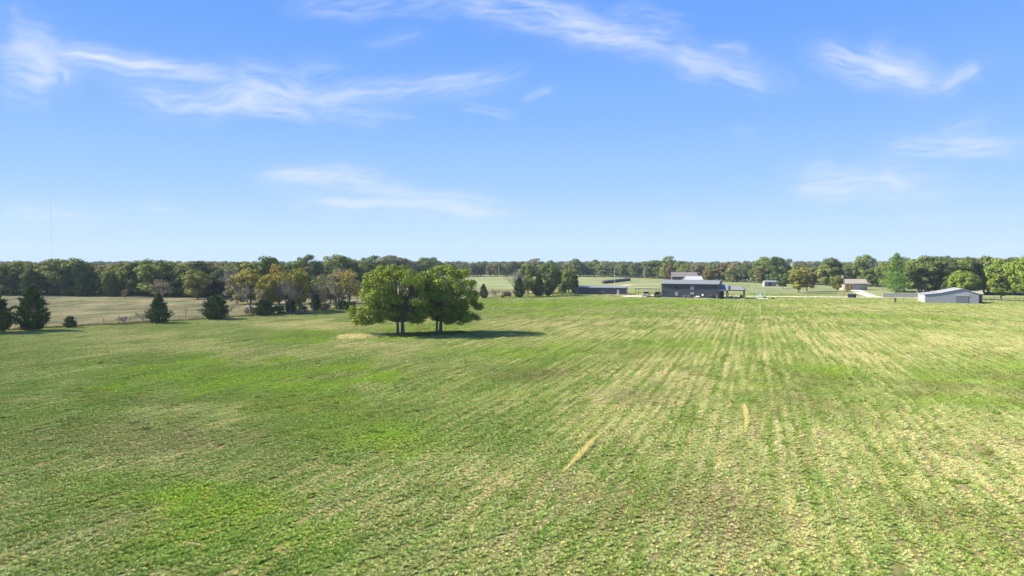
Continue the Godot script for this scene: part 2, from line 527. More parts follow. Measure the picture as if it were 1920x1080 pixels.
	for s in SAND:
		var c := to_uv(s[0], s[1])
		for dy in range(-5, 6):
			for dx in range(-6, 7):
				var px := int((c.x - MAP_U) / MAP_W * TEX_W) + dx
				var py := int((c.y - MAP_V) / MAP_H * TEX_H) + dy
				var far := Vector2(dx * MAP_W / TEX_W, dy * MAP_H / TEX_H).length() + (fine[clampi(py, 0, TEX_H - 1) * TEX_W + px] / 255.0 - 0.5) * 0.8
				if far < s[2] and py > 0:
					var at := (py * TEX_W + px) * 3
					field_bytes[at] = 200; field_bytes[at + 1] = 184; field_bytes[at + 2] = 150
	var im := Image.create_from_data(TEX_W, TEX_H, false, Image.FORMAT_RGB8, field_bytes)
	return ImageTexture.create_from_image(im)

func field_color(x: float, z: float) -> Color:     # linear
	var q := to_uv(x, z)
	var i := (clampi(int((q.y - MAP_V) / MAP_H * TEX_H), 0, TEX_H - 1) * TEX_W + clampi(int((q.x - MAP_U) / MAP_W * TEX_W), 0, TEX_W - 1)) * 3
	return Color(to_linear[field_bytes[i]], to_linear[field_bytes[i + 1]], to_linear[field_bytes[i + 2]])

func make_ground():
	lump.seed = 5
	lump.frequency = 0.022
	bump.seed = 6
	bump.frequency = 0.23
	bump.fractal_octaves = 2
	# wide country
	var far := Mb.new()
	far.quad(Vector3(-6000, -0.02, 400), Vector3(-6000, -0.02, -7000), Vector3(6000, -0.02, -7000), Vector3(6000, -0.02, 400))
	var g := grain(lin(.125, .155, .040), 0.12, 0.02, 0.006, 0.95, 41)
	structure("ground", far.mesh(), g, "wide green pasture land reaching to the horizon")
	# the field, as one sheet on gentle swells
	var nu := 344
	var nv := 250
	var pos := PackedVector3Array()
	var uv := PackedVector2Array()
	var idx := PackedInt32Array()
	for j in nv + 1:
		for i in nu + 1:
			var p := from_uv(MAP_U + MAP_W * i / nu, MAP_V + MAP_H * j / nv)
			pos.push_back(Vector3(p.x, ground_y(p.x, p.y), p.y))
			uv.push_back(Vector2(float(i) / nu, float(j) / nv))
	for j in nv:
		for i in nu:
			var a := j * (nu + 1) + i
			idx.append_array([a, a + nu + 1, a + nu + 2, a, a + nu + 2, a + 1])
	var arr := []
	arr.resize(Mesh.ARRAY_MAX)
	arr[Mesh.ARRAY_VERTEX] = pos
	arr[Mesh.ARRAY_TEX_UV] = uv
	arr[Mesh.ARRAY_INDEX] = idx
	var am := ArrayMesh.new()
	am.add_surface_from_arrays(Mesh.PRIMITIVE_TRIANGLES, arr)
	var m := mat(lin(.46, .42, .42), 0.95)
	m.albedo_texture = make_field_map()
	m.metallic_specular = 0.1
	structure("field", am, m, "mown green and straw coloured hay field in long streaks")

func tuft_mesh(seed_: int, tufts: int, blades: int, height: float, reach: Vector2, wide: float) -> ArrayMesh:
	var r := RandomNumberGenerator.new()
	r.seed = seed_
	var mb := Mb.new()
	mb.tinted = true
	for i in tufts:
		var a := r.randf() * TAU
		var d := sqrt(r.randf())
		var c := Vector3(cos(a) * d * reach.x, 0, sin(a) * d * reach.y)
		var hh := height * r.randf_range(0.55, 1.25)
		var dryness := r.randf()
		var spread := r.randf_range(0.05, 0.13)
		for k in blades:
			var b := r.randf() * TAU
			var out := Vector3(cos(b), 0, sin(b))
			var foot := c + out * spread * r.randf() * 0.7
			var tip := foot + out * hh * r.randf_range(0.3, 1.25) + Vector3.UP * hh * r.randf_range(0.45, 1.0)
			var side := out.cross(Vector3.UP).rotated(Vector3.UP, r.randf_range(-0.7, 0.7)) * wide * r.randf_range(0.6, 1.2)
			var f := r.randf_range(0.34, 0.80)
			if dryness + r.randf() * 0.5 > 1.05:
				mb.col = Color(f * 1.25, f * 1.03, f * 1.05)
			else:
				mb.col = Color(f * 0.93, f * 1.05, f * 0.85)
			mb.tri(foot - side, tip, foot + side)
	return mb.mesh()

func scatter(called: String, label: String, category: String, meshes: Array, m: Material, at: Array, tint: Array, holder = null):
	# a multimesh for each variant, all children of one piece of stuff
	var root: Node = holder
	if root == null:
		root = Node3D.new()
		root.name = numbered(called)
		add_child(root)
		tag(root, label, category, "", "stuff")
	for k in meshes.size():
		var mm := MultiMesh.new()
		mm.transform_format = MultiMesh.TRANSFORM_3D
		mm.use_colors = true
		mm.mesh = meshes[k]
		var mine := []
		for i in range(k, at.size(), meshes.size()):
			mine.append(i)
		mm.instance_count = mine.size()
		for i in mine.size():
			mm.set_instance_transform(i, at[mine[i]])
			mm.set_instance_color(i, tint[mine[i]])
		var o := MultiMeshInstance3D.new()
		o.name = "blades"
		o.multimesh = mm
		if m: o.material_override = m
		tag(o, "", "", "", "stuff")
		root.add_child(o, true)

# footprints that no grass grows in: x, z of the front left corner, turn in degrees, length, depth
const FOOTPRINTS := [[54.0, -247.2, 23, 24, 12.5], [75, -240.4, 23, 7.4, 6.8], [26, -273.3, 15, 20, 8], [131.4, -217, 21, 15.6, 12], [147, -217, 21, 3, 3.6], [84, -240.2, 23, 7, 3.6], [41, -254, 23, 15, 10]]
const DRIVES := [[36, -271.5, 50, -266.5, 3.2], [50, -266.5, 62, -264.5, 3.2], [62, -264.5, 80, -261, 3.2], [80, -261, 95, -256.6, 3.2], [95, -256.6, 115, -253, 3.2], [115, -253, 132, -251, 3.2], [132, -251, 160, -246, 3.2], [134.5, -252, 137.5, -262, 2.7], [137.5, -262, 146, -285, 2.7], [146, -285, 157.5, -313, 2.7]]

# small bare spots of pale earth: x, z, radius
const SAND := [[-14.6, -30.5, 0.3], [-20.3, -32.6, 0.25], [-10.2, -29.6, 0.3], [1.6, -29.2, 0.25], [40.5, -50.0, 0.4], [50.5, -60.0, 0.45]]

func sandy(x: float, z: float) -> bool:
	for s in SAND:
		if absf(x - s[0]) < s[2] + 0.4 and absf(z - s[1]) < s[2] + 0.4 and Vector2(x - s[0], z - s[1]).length() < s[2] + 0.3: return true
	return false

func built(x: float, z: float) -> bool:
	if z > -205: return false
	for f in FOOTPRINTS:
		var a := deg_to_rad(f[2])
		var dx: float = x - f[0]
		var dz: float = z - f[1]
		var l := dx * cos(a) + dz * sin(a)
		var d := dx * sin(a) - dz * cos(a)
		if l > -0.6 and l < f[3] + 0.6 and d > -0.5 and d < f[4]: return true
	for s in DRIVES:
		var p := Vector2(x, z)
		var q := Geometry2D.get_closest_point_to_segment(p, Vector2(s[0], s[1]), Vector2(s[2], s[3]))
		if p.distance_to(q) < s[4]: return true
	return false

func make_grass():
	var meshes := []
	for k in 4:
		meshes.append(tuft_mesh(100 + k, 15, 34, 0.12, Vector2(0.26, 1.3), 0.012))
	var coarse := []
	for k in 3:
		coarse.append(tuft_mesh(120 + k, 26, 18, 0.12, Vector2(0.26, 2.6), 0.022))
	var r := RandomNumberGenerator.new()
	r.seed = 11
	var zones := [[24.0, 75.0, 4.4, meshes, "near"], [75.0, 135.0, 2.2, coarse, ""], [135.0, 325.0, 1.2, coarse, ""]]
	var root := Node3D.new()
	root.name = "grass"
	add_child(root)
	tag(root, "short mown grass of the hay field, green mixed with straw", "grass", "", "stuff")
	var lush := []
	var lush_tint := []
	for i in 240:                                  # single rank green tufts that stand above the rest
		var z := -sqrt(r.randf_range(26.0 * 26.0, 90.0 * 90.0))
		var x := r.randf_range(-0.85, 0.85) * -z
		var big := r.randf_range(0.35, 0.7)
		lush.append(Transform3D(Basis(Vector3.UP, r.randf() * TAU).scaled(Vector3(big, r.randf_range(1.2, 2.2), big)), spot(x, z)))
		lush_tint.append(Color(.13, .24, .04).lerp(Color(.22, .30, .05), r.randf()) * r.randf_range(1.1, 1.6))
	scatter("", "", "", [tuft_mesh(140, 14, 24, 0.11, Vector2(0.5, 0.5), 0.014)], M.grass, lush, lush_tint, root)
	for zn in zones:
		var at := []
		var tint := []
		var want := int(0.88 * (zn[1] * zn[1] - zn[0] * zn[0]) * zn[2])
		for i in want:
			var z := -sqrt(r.randf_range(zn[0] * zn[0], zn[1] * zn[1]))
			var x := r.randf_range(-0.88, 0.88) * -z
			var edge: float = (x + 62.5) * 0.707 + (z + 159.7) * 0.707 if z > -159.7 else (x + 62.5) * 0.869 + (z + 159.7) * 0.495
			if to_uv(x, z).y > 298 or built(x, z) or sandy(x, z): continue
			var c := field_color(x, z)
			var f := r.randf_range(1.75, 2.4)
			if edge < 0: f *= 0.95
			var warm := r.randf_range(0.93, 1.07)
			tint.append(Color(c.r * f * warm, c.g * f, c.b * f / warm))
			var s := r.randf_range(0.75, 1.3) * (1.7 if edge < 0 else 1.0)
			var yaw := -TURN + r.randfn() * 0.04 + (PI if r.randf() < 0.5 else 0.0)
			at.append(Transform3D(Basis(Vector3.UP, yaw).scaled(Vector3(1, s, 1)), Vector3(x, ground_y(x, z) - 0.005, z)))
		scatter("", "", "", zn[3], M.grass, at, tint, root)

# ---------------------------------------------------------------- trees
func leaf(mb: Mb, p: Vector3, out: Vector3, size: float, narrow: float, r: RandomNumberGenerator):
	var n := (out + Vector3(r.randf_range(-1, 1), r.randf_range(-0.6, 1.2), r.randf_range(-1, 1)) * 0.9).normalized()
	var s := n.cross(Vector3(r.randf_range(-1, 1), r.randf_range(-1, 1), r.randf_range(-1, 1))).normalized() * size
	var w := n.cross(s) * narrow
	mb.quad(p - s, p + w, p + s * 0.9, p - w)

func clump(mb: Mb, c: Vector3, rad: Vector3, count: int, size: float, narrow: float, tone: Color, centre: Vector3, r: RandomNumberGenerator):
	var side := (c - centre).normalized()
	for i in count:
		var d := Vector3(r.randfn(), r.randfn(), r.randfn()).normalized()
		d = (d + side * 0.35).normalized()
		var q := pow(r.randf(), 0.45)
		var f := r.randf_range(0.7, 1.0)
		var y := r.randf_range(-0.08, 0.08)
		mb.col = Color(minf(1, tone.r * f * (1 + y)), minf(1, tone.g * f), minf(1, tone.b * f * (1 - y)))
		leaf(mb, c + d * rad * q, d, size * r.randf_range(0.6, 1.15), narrow, r)

func bend(a: Vector3, b: Vector3, c: Vector3, n: int) -> Array:
	var out := []
	for i in n + 1:
		var t := float(i) / n
		out.append(a.lerp(b, t).lerp(b.lerp(c, t), t))
	return out

func broad_tree(seed_: int, h: float, centre: Vector3, radii: Vector3, clumps: int, crad: float, count: int, size: float, stems: Array, lobes := [], square := 2.6, thin := 0.0) -> Dictionary:
	# stems: [foot x, foot z, radius]; lobes: [centre, radii, clumps]
	var r := RandomNumberGenerator.new()
	r.seed = seed_
	var crown := Mb.new()
	crown.tinted = true
	var trunk := Mb.new()
	var tops := []
	for s in stems:
		var foot := Vector3(s[0], -0.25, s[1])
		var head := Vector3(s[0] * 0.6 + centre.x * 0.25, centre.y - radii.y * 0.15, s[1] * 0.6 + centre.z * 0.3)
		var pts := bend(foot, Vector3(s[0] * 1.1, head.y * 0.5, s[1] * 1.1), head, 6)
		var rads := []
		for i in 7:
			rads.append(s[2] * (1.35 if i == 0 else 1.0 - i * 0.1))
		trunk.tube(pts, rads, 8)
		tops.append(pts)
	var sets := [[centre, radii, clumps]]
	sets.append_array(lobes)
	for st in sets:
		var c0: Vector3 = st[0]
		var rd: Vector3 = st[1]
		for i in st[2]:
			var d := Vector3(r.randfn(), r.randfn() * 0.9 + 0.15, r.randfn()).normalized()
			# fuller shoulders than an ellipsoid has
			var q := pow(pow(absf(d.x), square) + pow(absf(d.y), square) + pow(absf(d.z), square), -1.0 / square)
			var reach := q * (r.randf_range(0.78, 1.0) if r.randf() < 0.72 else r.randf_range(0.25, 0.78))
			var big := r.randf_range(0.75, 1.25)
			var c := c0 + d * rd * (reach * (1.0 - 0.55 * crad / maxf(rd.x, 1.0)))
			var t := r.randf_range(0.78, 1.0)
			var warm := r.randf_range(-0.10, 0.12)
			clump(crown, c, Vector3(1, 0.72, 1) * crad * big, int(count * big * big * r.randf_range(1.0 - thin, 1.0)), size, 0.62, Color(t * (1 + warm), t, t * (1 - warm)), centre, r)
			var stem: Array = tops[r.randi() % tops.size()]
			var from: Vector3 = stem[2 + r.randi() % 4]
			var mid := from.lerp(c, 0.5) + Vector3(0, r.randf_range(-0.1, 0.35) * (c - from).length() * 0.4, 0)
			var b0: float = 0.018 * h * r.randf_range(0.35, 0.6)
			trunk.tube(bend(from, mid, c, 4), [b0, b0 * 0.8, b0 * 0.6, b0 * 0.4, b0 * 0.15], 4)
	return {"trunk": trunk.mesh(), "crown": crown.mesh()}

func twig(mb: Mb, leaves: Mb, p: Vector3, d: Vector3, long: float, rad: float, depth: int, leafy: float, size: float, r: RandomNumberGenerator):
	var q := p + d * long * 0.55 + Vector3(r.randf_range(-1, 1), r.randf_range(-0.3, 0.6), r.randf_range(-1, 1)) * long * 0.08
	var e := p + d * long
	mb.tube([p, q, e], [rad, rad * 0.8, rad * 0.6], 5 if depth > 3 else 3)
	if depth <= 2:
		for i in int(leafy * r.randf_range(0.5, 1.5)):
			var f := r.randf_range(0.6, 1.0)
			leaves.col = Color(f, f, f)
			leaf(leaves, p.lerp(e, r.randf()) + Vector3(r.randfn(), r.randfn(), r.randfn()) * 0.25, Vector3.UP, size, 0.6, r)
	if depth == 0: return
	for i in (3 if depth > 1 else 4):
		var a := Vector3(r.randfn(), r.randfn() * 0.6 + 0.25, r.randfn()).normalized()
		var nd := (d * 0.85 + a * 0.75).normalized()
		twig(mb, leaves, p.lerp(e, r.randf_range(0.55, 1.0)), nd, long * r.randf_range(0.62, 0.82), rad * 0.6, depth - 1, leafy, size, r)

func bare_tree(seed_: int, h: float, stems: int, depth: int, leafy: float, size: float) -> Dictionary:
	var r := RandomNumberGenerator.new()
	r.seed = seed_
	var mb := Mb.new()
	var lv := Mb.new()
	lv.tinted = true
	for s in stems:
		var d := Vector3(r.randf_range(-0.25, 0.25), 1, r.randf_range(-0.25, 0.25)) if stems > 1 else Vector3(0.04, 1, 0)
		var foot := Vector3(r.randf_range(-0.3, 0.3) * (stems - 1), -0.2, r.randf_range(-0.3, 0.3) * (stems - 1))
		twig(mb, lv, foot, d.normalized(), h * 0.33, h * 0.018, depth, leafy, size, r)
	var out := {"trunk": mb.mesh()}
	if lv.v.size(): out.crown = lv.mesh()
	return out

func cedar_tree(seed_: int, h: float, wide: float, count: int, size: float, round_ := 0.75) -> Dictionary:
	var r := RandomNumberGenerator.new()
	r.seed = seed_
	var crown := Mb.new()
	crown.tinted = true
	var trunk := Mb.new()
	trunk.tube([Vector3(0, -0.2, 0), Vector3(0, h * 0.5, 0), Vector3(0, h * 0.93, 0)], [h * 0.022, h * 0.014, 0.02], 6)
	var sprays := int(count / 28.0)
	for i in sprays:
		var t := pow(r.randf(), 1.25)
		var y := h * (0.03 + 0.93 * t)
		var rr := wide * pow(1 - t, round_) * (0.55 + 0.45 * smoothstep(0.0, 0.16, t)) * (r.randf_range(0.62, 1.0) if r.randf() < 0.8 else r.randf_range(1.0, 1.22))
		var a := r.randf() * TAU
		var out := Vector3(cos(a), 0, sin(a))
		var inner := Vector3(0, y * 0.92, 0) + out * rr * 0.35
		var tip := Vector3(0, y, 0) + out * rr + Vector3.UP * rr * r.randf_range(0.1, 0.45)
		if i % 3 == 0:
			trunk.tube([Vector3(0, y * 0.88, 0), inner, tip], [0.03, 0.02, 0.006], 3)
		var tone := r.randf_range(0.7, 1.0)
		for k in 28:
			var q := pow(r.randf(), 0.6)
			var p := inner.lerp(tip, q) + Vector3(r.randfn(), r.randfn(), r.randfn()) * (0.26 * (1.15 - q)) * (0.5 + wide * 0.16)
			var f := tone * r.randf_range(0.65, 1.0)
			crown.col = Color(f * r.randf_range(0.9, 1.0), f, f * 0.95)
			var ax := (out * 0.6 + Vector3(r.randf_range(-0.6, 0.6), r.randf_range(0.2, 1.1), r.randf_range(-0.6, 0.6))).normalized() * size * r.randf_range(0.6, 1.2)
			var sd := ax.cross(Vector3(r.randfn(), r.randfn(), r.randfn())).normalized() * size * 0.28
			crown.quad(p - ax * 0.5, p + sd, p + ax, p - sd)
	return {"trunk": trunk.mesh(), "crown": crown.mesh()}

func tiered_tree(seed_: int, h: float, wide: float, count: int, size: float) -> Dictionary:
	# one tall straight stem with loose level plates of foliage, like a bald cypress
	var r := RandomNumberGenerator.new()
	r.seed = seed_
	var crown := Mb.new()
	crown.tinted = true
	var trunk := Mb.new()
	trunk.tube([Vector3(0, -0.2, 0), Vector3(0.05, h * 0.5, 0), Vector3(0, h * 0.97, 0)], [h * 0.026, h * 0.016, 0.03], 7)
	var arms := 74
	for i in arms:
		var t := (i + r.randf()) / arms
		var y := h * (0.06 + 0.92 * t)
		var prof := (0.62 + 0.38 * smoothstep(0.0, 0.14, t)) * (1.0 - 0.62 * smoothstep(0.35, 0.62, t)) * (1.0 - smoothstep(0.75, 1.06, t) * 0.8)
		var a := i * 2.39996 + r.randf_range(-0.4, 0.4)
		var long := wide * prof * r.randf_range(0.7, 1.1)
		var out := Vector3(cos(a), r.randf_range(-0.05, 0.3), sin(a))
		var tip := Vector3(0, y, 0) + out * long
		trunk.tube([Vector3(0, y - 0.2, 0), tip], [0.06, 0.015], 3)
		var tone := r.randf_range(0.75, 1.0)
		for k in int(count / float(arms) * (0.45 + prof)):
			var q := sqrt(r.randf()) * 0.9 + 0.12
			var p := Vector3(0, y, 0).lerp(tip, q) + Vector3(r.randfn() * 0.5, r.randfn() * 0.28, r.randfn() * 0.5) * (0.5 + 0.3 * long)
			var f := tone * r.randf_range(0.65, 1.0)
			crown.col = Color(f * 0.95, f, f)
			leaf(crown, p, Vector3(0, 1.2, 0), size * r.randf_range(0.6, 1.1), 0.5, r)
	return {"trunk": trunk.mesh(), "crown": crown.mesh()}

func make_tree_shapes():
	P.hero_left = broad_tree(201, 12.4, Vector3(-0.9, 7.6, 0), Vector3(6.4, 4.9, 5.6), 150, 1.15, 210, 0.17, [[-0.55, 0.2, 0.26], [0.25, -0.1, 0.36]], [[Vector3(-5.7, 3.6, 0.6), Vector3(3.1, 2.2, 2.8), 38], [Vector3(2.8, 3.6, 0.5), Vector3(2.6, 1.6, 2.4), 20], [Vector3(-1.5, 3.7, -1.5), Vector3(3.5, 1.2, 2.2), 16], [Vector3(4.0, 8.0, 0.0), Vector3(2.8, 3.6, 3.0), 26]], 2.7, 0.5)
	P.hero_right = broad_tree(202, 12.2, Vector3(1.3, 7.5, 0), Vector3(5.9, 4.8, 5.2), 135, 1.15, 210, 0.17, [[-0.35, 0.2, 0.24], [0.3, -0.1, 0.34]], [[Vector3(4.8, 3.9, 0.4), Vector3(3.2, 2.6, 3.0), 44], [Vector3(-1.6, 4.0, 0.8), Vector3(2.6, 2.0, 2.4), 20], [Vector3(-2.8, 8.4, 0.2), Vector3(2.4, 3.2, 2.8), 18], [Vector3(1.6, 2.6, 0.6), Vector3(1.8, 0.9, 1.6), 6]], 2.7, 0.5)
	for k in 5:
		P["oak%d" % k] = broad_tree(210 + k, 13.5, Vector3(0, 7.6, 0), Vector3(4.6 + 0.4 * k, 6.0 - 0.25 * k, 4.6 + 0.3 * k), 46, 1.5, 150, 0.30, [[0.1, 0, 0.3]], [[Vector3(0.5, 3.2, 0.3), Vector3(4.4, 1.9, 4.4), 14]], 2.4, 0.3)
	for k in 3:
		P["full%d" % k] = broad_tree(220 + k, 12.0, Vector3(0, 6.6, 0), Vector3(4.7, 5.6, 4.7), 60, 1.3, 170, 0.25, [[0, 0, 0.28]], [[Vector3(0, 3.4, 0), Vector3(4.0, 1.6, 4.0), 12]], 2.2, 0.2)
	for k in 3:
		P["airy%d" % k] = broad_tree(230 + k, 11.0, Vector3(0, 6.8, 0), Vector3(4.0, 4.4, 4.0), 30, 1.25, 95, 0.22, [[-0.2, 0, 0.18], [0.3, 0.1, 0.2]], [], 2.2, 0.5)
	P.bare0 = bare_tree(240, 10.0, 1, 6, 0.35, 0.16)
	P.bare1 = bare_tree(241, 11.0, 2, 6, 0.2, 0.16)
	P.bare2 = bare_tree(242, 9.0, 3, 5, 1.2, 0.2)
	P.shrub_bare = bare_tree(243, 3.4, 5, 4, 0.5, 0.1)
	P.sapling = bare_tree(244, 3.0, 1, 4, 0.6, 0.1)
	for k in 3:
		P["cedar%d" % k] = cedar_tree(250 + k, 8.0, 3.3, 9000, 0.30, 0.62 + 0.12 * k)
	P.cedar_round = cedar_tree(255, 5.0, 3.6, 8000, 0.30, 0.42)
	P.cedar_small = cedar_tree(256, 2.2, 1.5, 2600, 0.22, 0.5)
	P.cypress = tiered_tree(260, 16.7, 5.4, 7000, 0.30)
	P.bush = broad_tree(270, 3.0, Vector3(0, 1.35, 0), Vector3(2.2, 1.4, 2.0), 20, 0.75, 130, 0.20, [[0, 0, 0.08], [0.3, 0.2, 0.06]], [], 2.2, 0.3)

func tree(called: String, shape: String, at: Vector2, s: Vector3, leafm: String, barkm: String, label: String, group := "", turn := -1.0, category := "tree") -> Node3D:
	var o := thing(called, label, category, spot(at.x, at.y), turn if turn >= 0 else rg.randf() * TAU, group)
	var t := part("trunk", P[shape].trunk, M[barkm], o)
	t.scale = s
	if P[shape].has("crown"):
		var c := part("crown", P[shape].crown, M[leafm], o)
		c.scale = s
	return o

func nth(k: int) -> String:
	var end := "th"
	if k % 100 < 11 or k % 100 > 13:
		end = ["th", "st", "nd", "rd", "th", "th", "th", "th", "th", "th"][k % 10]
	return "%d%s" % [k, end]

const HUE := {"wood_green": "green", "wood_dark": "dark green", "wood_olive": "olive", "russet": "russet", "grey_leaf": "grey green", "wood_yellow": "yellowish", "bright": "bright green"}

func tree_row(line: Array, gap: float, shapes: Array, leaves: Array, h0: float, h1: float, label: String, group: String, called := "oak_tree"):
	# along a line of points: trees one beside the other, uneven in size, kind and distance; label: where the count runs
	var total := 0
	for i in line.size() - 1:
		total += int(round((line[i] as Vector2).distance_to(line[i + 1]) / gap))
	var count := 0
	for i in line.size() - 1:
		var a: Vector2 = line[i]
		var b: Vector2 = line[i + 1]
		var n := int(round(a.distance_to(b) / gap))
		for k in n:
			var p := a.lerp(b, (k + rg.randf_range(0.1, 0.9)) / n) + Vector2(rg.randf_range(-1, 1), rg.randf_range(-1, 1)) * gap * 0.35
			var h := rg.randf_range(h0, h1) / 13.5
			var w := h * rg.randf_range(0.9, 1.25)
			var lf: String = leaves[rg.randi() % leaves.size()]
			var tall := (h * 13.5 - h0) / (h1 - h0)
			count += 1
			var place := total + 1 - count if label.begins_with("from the right") else count
			var shape: String = shapes[rg.randi() % shapes.size()]
			var look := "%s %s" % ["tall" if tall > 0.66 else ("low" if tall < 0.33 else "middling"), "leafless" if shape.begins_with("bare") else HUE[lf]]
			tree(called, shape, p, Vector3(w, h, w), lf, "bark", "%s tree, %s %s" % [look, nth(place), label], group)

func wood_behind(called: String, line: Array, rows: int, gap: float, deep: Vector2, h0: float, h1: float, label: String, tones: Array):
	# the mass of trees behind the front row
	var meshes := []
	for k in 4:
		var am := ArrayMesh.new()
		var src: Dictionary = P["oak%d" % k]
		am.add_surface_from_arrays(Mesh.PRIMITIVE_TRIANGLES, src.crown.surface_get_arrays(0))
		am.surface_set_material(0, M.wood_any)
		am.add_surface_from_arrays(Mesh.PRIMITIVE_TRIANGLES, src.trunk.surface_get_arrays(0))
		am.surface_set_material(1, M.bark)
		meshes.append(am)
	var at := []
	var tint := []
	for row in rows:
		for i in line.size() - 1:
			var a: Vector2 = line[i]
			var b: Vector2 = line[i + 1]
			var n := int(round(a.distance_to(b) / gap))
			for k in n:
				var p := a.lerp(b, (k + rg.randf()) / n) + deep * (row + rg.randf_range(-0.35, 0.35))
				var h := rg.randf_range(h0, h1) / 13.5
				var w := h * rg.randf_range(0.95, 1.3)
				at.append(Transform3D(Basis(Vector3.UP, rg.randf() * TAU).scaled(Vector3(w, h, w)), Vector3(p.x, 0, p.y)))
				var c: Color = tones[rg.randi() % tones.size()]
				var f := rg.randf_range(0.8, 1.15)
				tint.append(Color(c.r * f, c.g * f, c.b * f))
	scatter(called, label, "woods", meshes, null, at, tint)

func make_trees():
	M.wood_any = leaf_mat(Color.WHITE)
	rg.seed = 4
	# the pair of oaks in the field
	tree("oak_tree", "hero_left", Vector2(-19.6, -120.3), Vector3.ONE, "oak", "bark", "large round green oak in mid field, left of the pair, with drooping left branch", "", 0.0)
	tree("oak_tree", "hero_right", Vector2(-13.2, -122.9), Vector3.ONE, "oak", "bark", "large green oak in mid field, right of the pair, casting the long shadow", "", 0.0)
	tree("cedar_tree", "cedar1", Vector2(-13.6, -152.4), Vector3(0.8, 0.72, 0.8), "cedar", "bark", "dark cedar half hidden behind the two field oaks", "", 0.6)
	# cedars and scrub along the left fence
	tree("cedar_tree", "cedar0", Vector2(-93.4, -123.0), Vector3(1.1, 1.0, 1.1), "cedar", "bark", "dark cedar cut by the left edge of the picture", "", 1.0)
	tree("cedar_tree", "cedar1", Vector2(-89.2, -126.7), Vector3(1.12, 1.12, 1.12), "cedar", "bark", "big dark conical cedar near the left edge by the fence", "", 2.0)
	tree("cedar_tree", "cedar_small", Vector2(-86.2, -132.8), Vector3(0.95, 1.0, 0.95), "cedar", "bark", "small round cedar seedling beside the wire fence posts", "", 0.3)
	tree("cedar_tree", "cedar2", Vector2(-74.2, -143.2), Vector3(0.92, 0.82, 0.92), "cedar", "bark", "pointed green cedar standing alone in the wire fence line", "", 1.4)
	tree("cedar_tree", "cedar_round", Vector2(-66.2, -152.4), Vector3(0.98, 1.04, 0.98), "cedar", "bark", "broad rounded cedar bush on the fence line beside the bare tree", "", 0.8)
	tree("leafless_shrub", "shrub_bare", Vector2(-79.8, -139.8), Vector3(0.85, 0.8, 0.85), "grey_leaf", "grey_bark", "leafless grey shrub at the fence, nearest the left edge", "", 0.0, "shrub")
	tree("leafless_shrub", "shrub_bare", Vector2(-77.0, -143.6), Vector3(1.1, 1.25, 1.1), "grey_leaf", "grey_bark", "leafless grey shrub at the fence just left of the lone pointed cedar", "", 2.0, "shrub")
	tree("sapling", "sapling", Vector2(-70.8, -147.5), Vector3(0.9, 1.35, 0.9), "grey_leaf", "grey_bark", "thin leafless sapling in the fence between two cedars", "", 1.0)
	tree("small_tree", "airy0", Vector2(-131.0, -231.0), Vector3(0.32, 0.33, 0.32), "russet", "grey_bark", "tiny brownish tree alone in front of the left wood", "", 1.0)
	tree("pale_tree", "airy1", Vector2(-113.0, -220.0), Vector3(0.95, 0.66, 0.95), "grey_leaf", "grey_bark", "pale olive tree before the left wood, behind the pointed cedar", "", 2.0)
	# mixed row of thin autumn trees between the fence and the oaks
	var am := "thin autumn trees left of the oaks"
	tree("bare_tree", "bare0", Vector2(-61.3, -159.7), Vector3(1, 1, 1), "grey_leaf", "grey_bark", "leafless grey tree with a single trunk at the fence corner", am, 0.4)
	tree("cedar_tree", "cedar_round", Vector2(-59.3, -163.0), Vector3(0.85, 0.75, 0.85), "cedar", "bark", "dark cedar bush at the foot of the yellow autumn trees", "", 0.1)
	tree("autumn_tree", "full2", Vector2(-60.6, -168.0), Vector3(0.55, 0.8, 0.55), "wood_yellow", "bark", "yellow autumn tree, leftmost of the thin row", am, 0.0)
	tree("autumn_tree", "airy1", Vector2(-58.2, -170.5), Vector3(0.95, 1.12, 0.95), "orange", "bark", "orange topped autumn tree rising behind the dark cedar bush", am, 2.1)
	tree("autumn_tree", "full0", Vector2(-54.4, -174.0), Vector3(0.6, 0.98, 0.6), "wood_yellow", "bark", "golden yellow tree beside the grey leafless trees of the thin row", am, 1.1)
	tree("bare_tree", "bare1", Vector2(-54.5, -167.8), Vector3(0.9, 0.9, 0.9), "grey_leaf", "grey_bark", "leafless greyish purple tree in front of the golden yellow tree", am, 0.9)
	tree("cedar_tree", "cedar_round", Vector2(-54.8, -169.0), Vector3(0.5, 0.72, 0.5), "cedar", "bark", "small dark cedar under the leafless purple grey tree", "", 2.6)
	tree("pale_tree", "airy2", Vector2(-51.6, -176.8), Vector3(0.8, 0.95, 0.8), "grey_leaf", "grey_bark", "grey green half bare tree in the middle of the thin row", am, 0.2)
	tree("cedar_tree", "cedar0", Vector2(-51.3, -178.0), Vector3(0.55, 0.75, 0.55), "cedar", "bark", "slim dark cedar under the grey green half bare tree", "", 1.7)
	tree("bare_tree", "bare0", Vector2(-49.6, -180.6), Vector3(0.95, 1.05, 0.95), "grey_leaf", "grey_bark", "dark branched leafless tree beside the slim cedar", am, 2.4)
	tree("bare_tree", "bare2", Vector2(-46.8, -183.0), Vector3(1.0, 1.1, 1.0), "wood_yellow", "bark", "half bare yellowish tree next to the oaks' left branch", am, 1.0)
	tree("autumn_tree", "airy0", Vector2(-44.6, -186.0), Vector3(0.9, 0.98, 0.9), "orange", "bark", "orange autumn tree just left of the oaks' crown", am, 3.0)
	tree("dark_bush", "bush", Vector2(-46.0, -183.8), Vector3(0.9, 0.9, 0.9), "cedar", "bark", "dark bush under the orange tree left of the oaks", "", 0.0, "bush")
